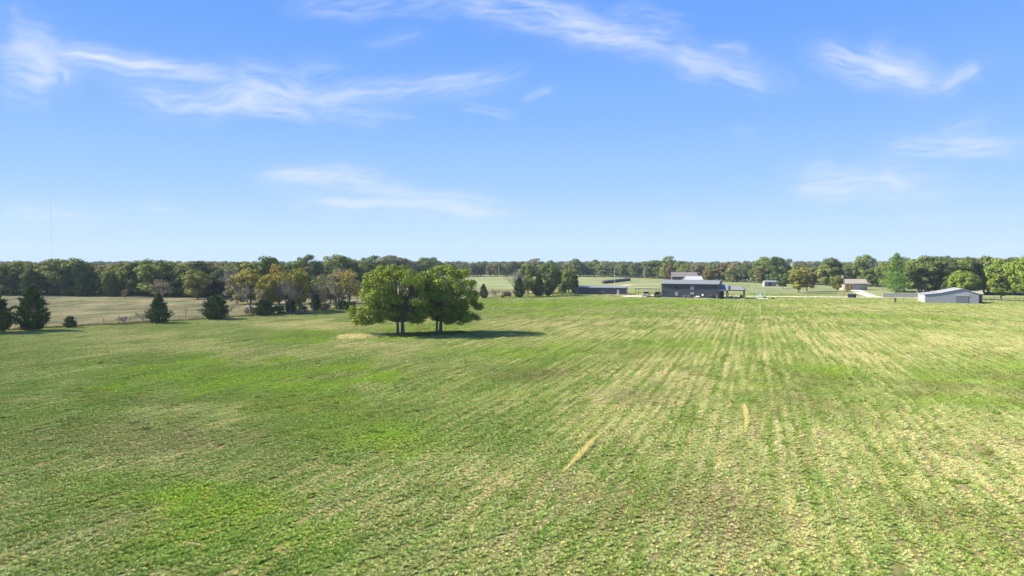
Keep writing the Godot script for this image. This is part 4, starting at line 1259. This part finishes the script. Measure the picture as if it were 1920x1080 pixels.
func vehicle(called: String, label: String, category: String, at: Vector3, turn: float, paint: Material, truck: bool):
	# front towards +z
	var o := thing(called, label, category, at, turn)
	var l := 5.6 if truck else 4.8
	var sideways := Basis(Vector3(0, 0, 1), Vector3.UP, Vector3(-1, 0, 0))
	var body := Mb.new()
	var f := l / 2
	body.prism(PackedVector2Array([Vector2(-f, 0.45), Vector2(f - 0.1, 0.42), Vector2(f, 0.6), Vector2(f - 0.03, 1.0), Vector2(f - 0.25, 1.12), Vector2(f - 1.35, 1.2), Vector2(-f + 0.05, 1.18), Vector2(-f, 1.05)]), -0.96, 0.96, Transform3D(sideways, Vector3.ZERO))
	var b := piece("body", body, paint, o)
	var cab := Mb.new()
	var back := -0.9 if truck else -f + 0.25
	var roof := PackedVector2Array([Vector2(back, 1.17), Vector2(f - 1.3, 1.17), Vector2(f - 2.05, 1.82), Vector2(f - 2.5, 1.88), Vector2(back + 0.3, 1.86)])
	cab.prism(roof, -0.84, 0.84, Transform3D(sideways, Vector3.ZERO))
	piece("cabin", cab, paint, o)
	var shield := Mb.new()
	shield.quad(Vector3(-0.76, 1.24, f - 1.37), Vector3(0.76, 1.24, f - 1.37), Vector3(0.68, 1.76, f - 1.97), Vector3(-0.68, 1.76, f - 1.97))
	shield.quad(Vector3(-0.76, 1.24, f - 1.34), Vector3(0.76, 1.24, f - 1.34), Vector3(0.68, 1.76, f - 1.94), Vector3(-0.68, 1.76, f - 1.94))
	piece("windscreen", shield, M.glass, o)
	for s in [-1, 1]:
		bx("side_window", Vector3(s * 0.845, 1.5, (f - 2.1 + back + 0.3) / 2), Vector3(0.02, 0.46, f - 2.5 - back), M.glass, o)
		bx("headlight", Vector3(s * 0.72, 0.88, f - 0.02), Vector3(0.36, 0.2, 0.08), M.lamp_glass, o)
		bx("mirror", Vector3(s * 1.02, 1.28, f - 1.6), Vector3(0.2, 0.18, 0.1), M.dark_steel, o)
		for z in [f - 0.95, -f + 1.0]:
			var turn_t := Transform3D(Basis(Vector3(0, 1, 0), Vector3(1, 0, 0), Vector3(0, 0, -1)), Vector3(s * 0.84, 0.38, z))
			var ty := Mb.new()
			ty.lathe([Vector2(0.22, -0.13), Vector2(0.36, -0.12), Vector2(0.38, 0.0), Vector2(0.36, 0.14), Vector2(0.22, 0.15)], 16, turn_t)
			var w := piece("wheel", ty, M.rubber, o)
			var rm := Mb.new()
			rm.lathe([Vector2(0.0, 0.1 * s), Vector2(0.1, 0.13 * s), Vector2(0.23, 0.12 * s)], 12, turn_t)
			piece("rim", rm, M.steel, w)
	bx("grille", Vector3(0, 0.84, f + 0.0), Vector3(1.0, 0.3, 0.06), M.dark_steel, b)
	bx("bumper", Vector3(0, 0.52, f + 0.03), Vector3(1.86, 0.22, 0.14), M.steel if truck else M.dark_steel, b)
	bx("number_plate", Vector3(0, 0.52, f + 0.11), Vector3(0.34, 0.16, 0.02), M.white, b)

func make_sheds():
	# long dark shed
	var a := deg_to_rad(15.0)
	var s := thing("long_shed", "long low dark grey metal shed with pale roof and white door", "shed", Vector3(26.4, 0, -274.0), -a)
	var L := 19.2
	var D := 7.0
	ribbed("wall", Vector3(0, -0.1, 0), Vector3(L, -0.1, 0), 2.75, M.slate_wall, s, Vector3(0, 0, 1))
	ribbed("wall", Vector3(0, -0.1, -D), Vector3(L, -0.1, -D), 3.1, M.slate_wall, s, Vector3(0, 0, -1))
	for x in [0.07, L - 0.07]:
		gable("wall", PackedVector2Array([Vector2(0.07, -0.1), Vector2(D - 0.07, -0.1), Vector2(D - 0.07, 2.98), Vector2(0.07, 2.62)]), Transform3D(Basis(Vector3(0, 0, -1), Vector3.UP, Vector3(1, 0, 0)), Vector3(x, 0, 0)), M.slate_wall, s)
	var rf := slab("roof", Vector3(-0.2, 2.66, 0.3), Vector3(L + 0.2, 2.66, 0.3), Vector3(L + 0.2, 3.15, -D - 0.2), Vector3(-0.2, 3.15, -D - 0.2), 0.1, M.metal_roof, s, 0.9)
	bx("fascia", Vector3(L / 2, 2.62, 0.34), Vector3(L + 0.4, 0.14, 0.06), M.slate_trim, rf)
	window(Vector2(10.0, 1.4), Vector2(0.85, 0.75), s, M.white, M.glass, 0)
	var d1 := bx("door", Vector3(16.1, 1.0, 0.11), Vector3(0.95, 2.0, 0.08), M.white, s)
	bx("handle", Vector3(16.45, 1.0, 0.17), Vector3(0.06, 0.12, 0.05), M.dark_steel, d1)
	var d2 := bx("door", Vector3(L + 0.04, 1.15, -2.2), Vector3(0.08, 2.3, 2.2), M.white, s)
	bx("handle", Vector3(L + 0.1, 0.5, -2.2), Vector3(0.05, 0.08, 0.3), M.dark_steel, d2)
	bx("corner_trim", Vector3(-0.08, 1.3, 0.1), Vector3(0.16, 2.7, 0.12), M.white, s)
	# white barn
	a = deg_to_rad(21.0)
	var b := thing("white_barn", "white metal barn with low gable, side lean-to and grey roll door", "barn", Vector3(131.8, 0, -217.6), -a)
	L = 14.6
	D = 11.0
	var e := 2.55
	var r := 4.55
	var x1 := 4.2           # the lean-to ends and the steeper main gable starts
	var y1 := 3.15
	var xp := 10.2
	var face := PackedVector2Array([Vector2(0.07, -0.1), Vector2(L - 0.07, -0.1), Vector2(L - 0.07, 3.0), Vector2(xp, r), Vector2(x1, y1), Vector2(0.07, e)])
	for z in [0.0, -D]:
		var w := gable("wall", face, Transform3D(Basis(), Vector3(0, 0, z)), M.white_metal, b)
		if z == 0.0:
			var rb := Mb.new()
			for i in 31:
				var x := 0.3 + i * 0.47
				if x > 8.2 and x < 11.9: continue
				var top: float = lerpf(e, y1, x / x1) if x < x1 else (lerpf(y1, r, (x - x1) / (xp - x1)) if x < xp else lerpf(r, 3.0, (x - xp) / (L - xp)))
				rb.box(Vector3(x, top / 2 - 0.08, 0.075), Vector3(0.06, top - 0.1, 0.03))
			tag(piece("ribs", rb, M.white_metal, w), "", "", "", "stuff")
	ribbed("wall", Vector3(0, -0.1, 0.055), Vector3(0, -0.1, -D - 0.055), e + 0.04, M.white_metal, b, Vector3(-1, 0, 0))
	ribbed("wall", Vector3(L, -0.1, 0.055), Vector3(L, -0.1, -D - 0.055), 3.0, M.white_metal, b, Vector3(1, 0, 0))
	slab("roof_panel", Vector3(-0.3, e - 0.02, 0.25), Vector3(-0.3, e - 0.02, -D - 0.25), Vector3(x1, y1, -D - 0.25), Vector3(x1, y1, 0.25), 0.08, M.white_metal, b, 0.9)
	slab("roof_panel", Vector3(x1 + 0.005, y1, 0.25), Vector3(x1 + 0.005, y1, -D - 0.25), Vector3(xp, r, -D - 0.25), Vector3(xp, r, 0.25), 0.08, M.white_metal, b, 0.9)
	slab("roof_panel", Vector3(L + 0.3, 2.9, 0.25), Vector3(L + 0.3, 2.9, -D - 0.25), Vector3(xp + 0.005, r, -D - 0.25), Vector3(xp + 0.005, r, 0.25), 0.08, M.white_metal, b, 0.9)
	var rd := bx("roll_door", Vector3(10.05, 1.12, 0.09), Vector3(3.5, 2.35, 0.06), M.door_grey, b)
	for i in 8:
		bx("door_slat", Vector3(10.05, 0.12 + i * 0.28, 0.13), Vector3(3.42, 0.22, 0.03), M.door_grey, rd)
	bx("door_head", Vector3(10.05, 2.38, 0.12), Vector3(3.7, 0.14, 0.12), M.white_metal, rd)
	var sd := bx("side_door", Vector3(-0.1, 1.0, -3.4), Vector3(0.06, 2.0, 1.0), M.white, b)
	bx("handle", Vector3(-0.15, 1.0, -3.0), Vector3(0.05, 0.12, 0.06), M.dark_steel, sd)
	# reddish shed beside it
	var q := thing("red_shed", "small reddish brown shed with tan roof beside the white barn", "shed", Vector3(147.2, 0, -217.5), -a)
	bx("wall", Vector3(1.2, 1.35, -1.5), Vector3(2.4, 2.8, 3.0), M.barn_red, q)
	slab("roof_panel", Vector3(-0.3, 2.7, 0.3), Vector3(2.7, 2.7, 0.3), Vector3(2.7, 3.6, -1.5), Vector3(-0.3, 3.6, -1.5), 0.08, M.tan_roof, q)
	slab("roof_panel", Vector3(-0.3, 2.7, -3.3), Vector3(2.7, 2.7, -3.3), Vector3(2.7, 3.6, -1.51), Vector3(-0.3, 3.6, -1.51), 0.08, M.tan_roof, q)
	var dr := bx("door", Vector3(1.2, 1.0, 0.03), Vector3(1.0, 2.0, 0.07), M.cedar_wood, q)
	bx("handle", Vector3(1.6, 1.0, 0.08), Vector3(0.06, 0.12, 0.05), M.dark_steel, dr)
	# tan garage at the end of the drive
	a = deg_to_rad(6.0)
	var g := thing("tan_garage", "tan metal garage with two pale doors at the end of the drive", "garage", Vector3(154.6, 0, -316.9), -a)
	bx("wall", Vector3(5.0, 1.4, -3.5), Vector3(10.0, 3.0, 7.0), M.tan_wall, g)
	slab("roof_panel", Vector3(-0.35, 2.85, 0.4), Vector3(10.35, 2.85, 0.4), Vector3(10.35, 4.9, -3.5), Vector3(-0.35, 4.9, -3.5), 0.1, M.tan_roof, g, 1.0)
	slab("roof_panel", Vector3(-0.35, 2.85, -7.4), Vector3(10.35, 2.85, -7.4), Vector3(10.35, 4.9, -3.51), Vector3(-0.35, 4.9, -3.51), 0.1, M.tan_roof, g, 1.0)
	for x in [0.06, 9.94]:
		gable("gable", PackedVector2Array([Vector2(0.1, 2.88), Vector2(6.9, 2.88), Vector2(3.5, 4.8)]), Transform3D(Basis(Vector3(0, 0, -1), Vector3.UP, Vector3(1, 0, 0)), Vector3(x, 0, 0)), M.tan_wall, g)
	for x in [2.4, 7.0]:
		var gd := bx("garage_door", Vector3(x, 1.2, 0.05), Vector3(4.0, 2.4, 0.08), M.white_metal, g)
		for i in 4:
			bx("door_panel", Vector3(x, 0.32 + 0.58 * i, 0.105), Vector3(3.9, 0.5, 0.03), M.white_metal, gd)
	# grey garden shed on the lawn
	var k := thing("grey_shed", "small grey shed with a pale end on the far lawn", "shed", Vector3(134.6, 0, -364.1), -a)
	bx("wall", Vector3(3.1, 1.1, -1.5), Vector3(6.0, 2.4, 3.0), M.door_grey, k)
	bx("end_wall", Vector3(0.06, 1.15, -1.5), Vector3(0.16, 2.5, 3.05), M.white, k)
	slab("roof_panel", Vector3(-0.2, 2.25, 0.2), Vector3(6.3, 2.25, 0.2), Vector3(6.3, 3.0, -1.5), Vector3(-0.2, 3.0, -1.5), 0.08, M.door_grey, k)
	slab("roof_panel", Vector3(-0.2, 2.25, -3.2), Vector3(6.3, 2.25, -3.2), Vector3(6.3, 3.0, -1.51), Vector3(-0.2, 3.0, -1.51), 0.08, M.door_grey, k)
	bx("door", Vector3(3.0, 1.0, 0.03), Vector3(1.4, 1.9, 0.07), M.slate_trim, k)
	# the neighbour's house far behind
	var f := thing("brown_roof_house", "far house with brown shingle roof seen over the grey house", "house", Vector3(89.0, 0, -380), deg_to_rad(-8))
	bx("wall", Vector3(7.0, 2.3, -5.0), Vector3(13.4, 4.9, 9.0), M.slate_wall, f)
	slab("roof_panel", Vector3(-0.4, 4.6, 0.4), Vector3(14.4, 4.6, 0.4), Vector3(14.0, 7.2, -5.0), Vector3(0.0, 7.2, -5.0), 0.12, M.brown_roof, f)
	slab("roof_panel", Vector3(-0.4, 4.6, -10.4), Vector3(14.4, 4.6, -10.4), Vector3(14.0, 7.2, -5.01), Vector3(0.0, 7.2, -5.01), 0.12, M.brown_roof, f)
	for x in [0.36, 13.64]:
		gable("gable", PackedVector2Array([Vector2(0.5, 4.7), Vector2(9.5, 4.7), Vector2(5.0, 7.1)]), Transform3D(Basis(Vector3(0, 0, -1), Vector3.UP, Vector3(1, 0, 0)), Vector3(x, 0, 0)), M.slate_wall, f)
	for x in [2.2, 5.2]:
		window(Vector2(x, 3.2), Vector2(1.4, 1.3), f, M.white, M.glass, 0, -0.44)
	var wr := thing("white_roof_house", "low building with white metal roof in front of the brown roofed house", "building", Vector3(92.2, 0, -366), deg_to_rad(-8))
	bx("wall", Vector3(5.0, 1.5, -4.0), Vector3(9.6, 3.2, 7.6), M.white_metal, wr)
	slab("roof_panel", Vector3(-0.3, 3.05, 0.3), Vector3(10.3, 3.05, 0.3), Vector3(9.8, 5.2, -4.0), Vector3(1.6, 5.2, -4.0), 0.1, M.white_metal, wr, 1.0)
	slab("roof_panel", Vector3(-0.3, 3.05, -8.3), Vector3(10.3, 3.05, -8.3), Vector3(9.8, 5.2, -4.01), Vector3(1.6, 5.2, -4.01), 0.1, M.white, wr, 1.0)
	window(Vector2(3.0, 1.6), Vector2(1.4, 1.2), wr, M.white, M.glass, 0, -0.14)

func ribbon(called: String, pts: Array, wide: float, y: float, m: Material, label: String):
	var mb := Mb.new()
	for i in pts.size() - 1:
		var a: Vector2 = pts[i]
		var b: Vector2 = pts[i + 1]
		var n0 := (pts[mini(i + 1, pts.size() - 1)] - pts[maxi(i - 1, 0)] as Vector2).normalized().orthogonal() * wide / 2
		var n1 := (pts[mini(i + 2, pts.size() - 1)] - a as Vector2).normalized().orthogonal() * wide / 2
		mb.quad(Vector3(a.x - n0.x, y, a.y - n0.y), Vector3(b.x - n1.x, y, b.y - n1.y), Vector3(b.x + n1.x, y, b.y + n1.y), Vector3(a.x + n0.x, y, a.y + n0.y))
	structure(called, mb.mesh(), m, label)

func wire_fence(called: String, label: String, line: Array, gap: float, h: float, m: Material, wires: int, wire_m: Material, radius := 0.05, uneven := 0.12):
	var o := thing(called, label, "fence", spot(line[0].x, line[0].y))
	var foot := o.position
	var tops := []
	for i in line.size() - 1:
		var a: Vector2 = line[i]
		var b: Vector2 = line[i + 1]
		var n := int(a.distance_to(b) / gap)
		for k in n + (1 if i == line.size() - 2 else 0):
			var p := a.lerp(b, float(k) / n)
			var q := spot(p.x, p.y) - foot
			var hh := h * rg.randf_range(1 - uneven, 1 + uneven)
			var lean := Vector3(rg.randf_range(-1, 1), 0, rg.randf_range(-1, 1)) * uneven * 0.5
			var mb := Mb.new()
			var thick := radius * rg.randf_range(0.8, 1.3)
			mb.tube([q + Vector3.DOWN * 0.3, q + lean * 0.5 + Vector3.UP * hh * 0.6, q + lean + Vector3.UP * hh], [thick, thick, thick * 0.9], 6)
			piece("post", mb, m, o)
			tops.append(q + lean * 0.8)
	for w in wires:
		var mb := Mb.new()
		var y := h * (0.28 + 0.66 * (w + 0.5) / wires)
		var rr := 0.006 if radius < 0.06 and wires > 2 else 0.035
		for i in tops.size() - 1:
			mb.tube([tops[i] + Vector3.UP * y, tops[i + 1] + Vector3.UP * y], [rr, rr], 4)
		piece("wire" if rr < 0.01 else "rail", mb, wire_m, o)

func make_yard():
	ribbon("gravel_drive", [Vector2(36, -271.5), Vector2(50, -266.5), Vector2(62, -264.5), Vector2(80, -261.0), Vector2(95, -256.6), Vector2(115, -253.0), Vector2(132, -251.0), Vector2(160, -246.0)], 6.0, 0.025, M.gravel, "pale gravel drive running behind the grey house to the barn")
	ribbon("garage_drive", [Vector2(134.5, -252.0), Vector2(137.5, -262.0), Vector2(146.0, -285.0), Vector2(157.5, -313.0), Vector2(158.5, -316.5)], 5.0, 0.035, M.gravel, "pale drive leading up the lawn to the tan garage")
	ribbon("parking_apron", [Vector2(41.5, -261.0), Vector2(54.5, -257.0)], 11.0, 0.03, M.gravel, "pale gravel apron under the parked vehicles")
	ribbon("dirt_track", [Vector2(60, -372), Vector2(68, -392), Vector2(84, -404), Vector2(110, -410), Vector2(126, -400)], 5.0, 0.015, M.dirt, "tan dirt track crossing the far pasture")
	wire_fence("wire_fence", "old wire fence with leaning posts between the field and tan pasture", [Vector2(-112, -110), Vector2(-93.8, -128.7), Vector2(-62.5, -159.7), Vector2(-45.8, -188.9), Vector2(-30, -216)], 4.6, 1.45, M.pole_wood, 4, M.steel)
	wire_fence("pipe_fence", "thin grey pipe fence along the gravel drive behind the patio", [Vector2(92, -266), Vector2(112, -263), Vector2(124, -260)], 4.0, 1.3, M.steel, 2, M.steel, 0.05, 0.0)
	wire_fence("pasture_fence", "dark rail fence in the pasture right of the oaks", [Vector2(-30, -318), Vector2(-14, -312), Vector2(-13, -300)], 5.0, 1.8, M.dark_steel, 2, M.dark_steel, 0.06, 0.0)
	wire_fence("pipe_fence", "long faint post fence crossing the far lawn behind the patio", [Vector2(96, -345), Vector2(118, -338), Vector2(128, -318)], 5.0, 1.4, M.steel, 2, M.steel, 0.05, 0.0)
	# white board fence left of the barn
	var bf := thing("white_fence", "long white board fence between the tall light green tree and the barn", "fence", Vector3(135.6, 0, -249.6), deg_to_rad(-4))
	for i in 9:
		bx("post", Vector3(i * 2.4, 0.75, -0.08), Vector3(0.14, 1.7, 0.14), M.white, bf)
	for i in 8:
		for k in 5:
			bx("board", Vector3(i * 2.4 + 1.2, 0.2 + k * 0.29, 0.03), Vector3(2.38, 0.26, 0.05), M.white, bf)
	var wf := thing("white_fence", "white rail fence under the trees at the right edge", "fence", Vector3(152.5, 0, -226), deg_to_rad(-12))
	for i in 12:
		bx("post", Vector3(i * 2.4, 0.6, 0), Vector3(0.14, 1.5, 0.14), M.white, wf)
	for i in 11:
		for k in 2:
			bx("rail", Vector3(i * 2.4 + 1.2, 0.45 + k * 0.6, 0.09), Vector3(2.38, 0.2, 0.04), M.white, wf)
	# poles
	pole("utility_pole", "dark utility pole with transformer and lamp beside the tan garage's drive", Vector3(124.5, 0, -255.9), 8.0, 0.15, M.pole_wood, true)
	pole("utility_pole", "tall pale pole against the far wood left of the hay row", Vector3(77.1, 0, -590), 13.5, 0.26, M.pale_pole, false)
	pole("utility_pole", "pale pole rising in front of the long hay row", Vector3(62.6, 0, -416), 10.0, 0.14, M.pale_pole, false)
	pole("utility_pole", "pale pole in the pasture above the carport", Vector3(100.7, 0, -520), 9.4, 0.2, M.pale_pole, false)
	pole("utility_pole", "pale pole at the far wood's edge right of the oaks", Vector3(-11.3, 0, -590), 9.4, 0.24, M.pale_pole, false)
	pole("utility_pole", "thin pale pole at the left end of the long dark shed", Vector3(25.6, 0, -273.6), 3.2, 0.07, M.pale_pole, false)
	pole("yard_pole", "short pale post beside the white fence's left end", Vector3(133.6, 0, -250.5), 2.6, 0.06, M.steel, false)
	# dumpster, barrel and post
	var d := thing("dumpster", "dark blue dumpster standing beside the gravel drive", "dumpster", Vector3(123.4, 0, -247.6), -TURN)
	var db := Mb.new()
	db.prism(PackedVector2Array([Vector2(-1.25, 0.15), Vector2(1.25, 0.15), Vector2(1.4, 1.25), Vector2(-1.4, 1.25)]), -0.8, 0.8)
	piece("bin", db, M.navy, d)
	for k in 2:
		bx("lid", Vector3(-0.7 + 1.4 * k, 1.3, 0), Vector3(1.36, 0.07, 1.7), M.dark_steel, d)
	for x in [-1.0, 1.0]:
		for z in [-0.6, 0.6]:
			bx("foot", Vector3(x, 0.07, z), Vector3(0.18, 0.18, 0.18), M.dark_steel, d)
	for x in [-1.42, 1.42]:
		bx("lift_pocket", Vector3(x, 0.85, 0), Vector3(0.12, 0.16, 1.2), M.navy, d)
	var b := thing("burn_barrel", "dark rusty barrel standing alone on the grass left of the barn", "barrel", spot(124.5, -221.7))
	var bb := Mb.new()
	bb.lathe([Vector2(0.0, 0.0), Vector2(0.34, 0.0), Vector2(0.36, 0.4), Vector2(0.34, 0.42), Vector2(0.36, 0.8), Vector2(0.34, 1.2), Vector2(0.31, 1.2), Vector2(0.3, 0.1)], 14)
	piece("drum", bb, M.rust, b)
	var rim := Mb.new()
	rim.lathe([Vector2(0.345, 1.16), Vector2(0.37, 1.18), Vector2(0.37, 1.22), Vector2(0.3, 1.22)], 14)
	piece("rim", rim, M.rust, b)
	var py := thing("marker_post", "short wooden post with a cap right of the barrel", "post", spot(126.0, -219.6))
	bx("shaft", Vector3(0, 0.55, 0), Vector3(0.12, 1.3, 0.12), M.pole_wood, py)
	bx("cap", Vector3(0, 1.22, 0), Vector3(0.16, 0.05, 0.16), M.pole_wood, py)
	# row of dark wrapped round bales
	var a := Vector2(54.5, -408)
	var e := Vector2(81.5, -474)
	var proto: Node3D = null
	var n := 46
	for i in n:
		var p := a.lerp(e, float(i) / (n - 1))
		var o: Node3D
		if proto == null:
			o = thing("hay_bale", "brown ended round bale at the near end of the long dark row", "hay bale", Vector3.ZERO, 0, "row of dark round hay bales")
			var shell := Mb.new()
			var lay := Transform3D(Basis(Vector3(1, 0, 0), PI / 2), Vector3(0, 0.9, 0))
			shell.lathe([Vector2(0.82, -0.76), Vector2(0.92, -0.68), Vector2(0.95, 0.0), Vector2(0.92, 0.68), Vector2(0.82, 0.76)], 16, lay)
			piece("wrap", shell, M.wrap, o)
			var ends := Mb.new()
			for z in [-0.765, 0.765]:
				ends.lathe([Vector2(0.0, z), Vector2(0.83, z)], 16, lay)
			piece("hay", ends, M.hay, o)
			proto = o
		else:
			o = proto.duplicate()
			o.name = numbered("hay_bale")
			add_child(o)
			tag(o, "dark round hay bale, %s from the near end of the long row" % nth(i + 1))
		o.position = Vector3(p.x + rg.randf_range(-0.15, 0.15), 0, p.y)
		var s := rg.randf_range(0.93, 1.08)
		o.scale = Vector3(s, s, 1)
		o.rotation.y = -atan2(e.x - a.x, -(e.y - a.y)) + rg.randf_range(-0.05, 0.05)
	# brush pile under the autumn trees
	var bp := thing("brush_pile", "grey pile of cut branches at the foot of the autumn trees", "brush pile", spot(-52.0, -168.0))
	for i in 60:
		var mb := Mb.new()
		var c := Vector3(rg.randfn() * 1.5, absf(rg.randfn()) * 0.35 + 0.1, rg.randfn() * 0.6)
		var dd := Vector3(rg.randf_range(-1, 1), rg.randf_range(-0.25, 0.35), rg.randf_range(-0.5, 0.5)).normalized() * rg.randf_range(0.7, 1.6)
		mb.tube([c - dd, c + Vector3(0, 0.08, 0), c + dd], [0.05, 0.04, 0.015], 4)
		piece("branch", mb, M.brush, bp)
	# guyed mast far off on the left
	var t := thing("radio_mast", "very thin tall radio mast far off above the left wood", "mast", Vector3(-1010, 0, -1500))
	var lat := Mb.new()
	var foot := [Vector3(0.45, 0, 0.26), Vector3(-0.45, 0, 0.26), Vector3(0, 0, -0.52)]
	for k in 3:
		lat.tube([foot[k], foot[k] + Vector3.UP * 190], [0.04, 0.04], 4)
	for i in 63:
		for k in 3:
			lat.tube([foot[k] + Vector3.UP * 3 * i, foot[(k + 1) % 3] + Vector3.UP * 3 * (i + 1)], [0.02, 0.02], 3)
	piece("lattice", lat, M.steel, t)
	for k in 3:
		var gw := Mb.new()
		var away := Vector3(cos(k * 2.094), 0, sin(k * 2.094))
		for y in [60, 120, 185]:
			gw.tube([Vector3.UP * y, away * 110], [0.02, 0.02], 3)
		piece("guy_wires", gw, M.steel, t)

func pole(called: String, label: String, at: Vector3, h: float, r: float, m: Material, fitted: bool):
	var o := thing(called, label, "pole", at)
	var mb := Mb.new()
	mb.tube([Vector3(0, -0.4, 0), Vector3(0, h * 0.5, 0), Vector3(0, h, 0)], [r * 1.15, r, r * 0.8], 8)
	piece("shaft", mb, m, o)
	if fitted:
		var tr := Mb.new()
		tr.lathe([Vector2(0.0, 6.7), Vector2(0.3, 6.7), Vector2(0.33, 6.8), Vector2(0.33, 7.5), Vector2(0.22, 7.62), Vector2(0.0, 7.65)], 12, Transform3D(Basis(), Vector3(-0.5, 0, 0)))
		piece("transformer", tr, M.steel, o)
		var am := Mb.new()
		am.tube([Vector3(0, 7.2, 0), Vector3(0.5, 7.5, 0.1), Vector3(0.9, 7.5, 0.15)], [0.035, 0.035, 0.035], 6)
		var arm := piece("lamp_arm", am, M.steel, o)
		bx("lamp_head", Vector3(1.05, 7.46, 0.17), Vector3(0.45, 0.16, 0.25), M.lamp_glass, arm)
	else:
		bx("cap", Vector3(0, h + 0.03, 0), Vector3(r * 1.7, 0.08, r * 1.7), m, o)

func _ready():
	camera_and_light()
	make_materials()
	make_ground()
	make_tree_shapes()
	make_house()
	make_sheds()
	make_trees()
	make_yard()
	make_grass()
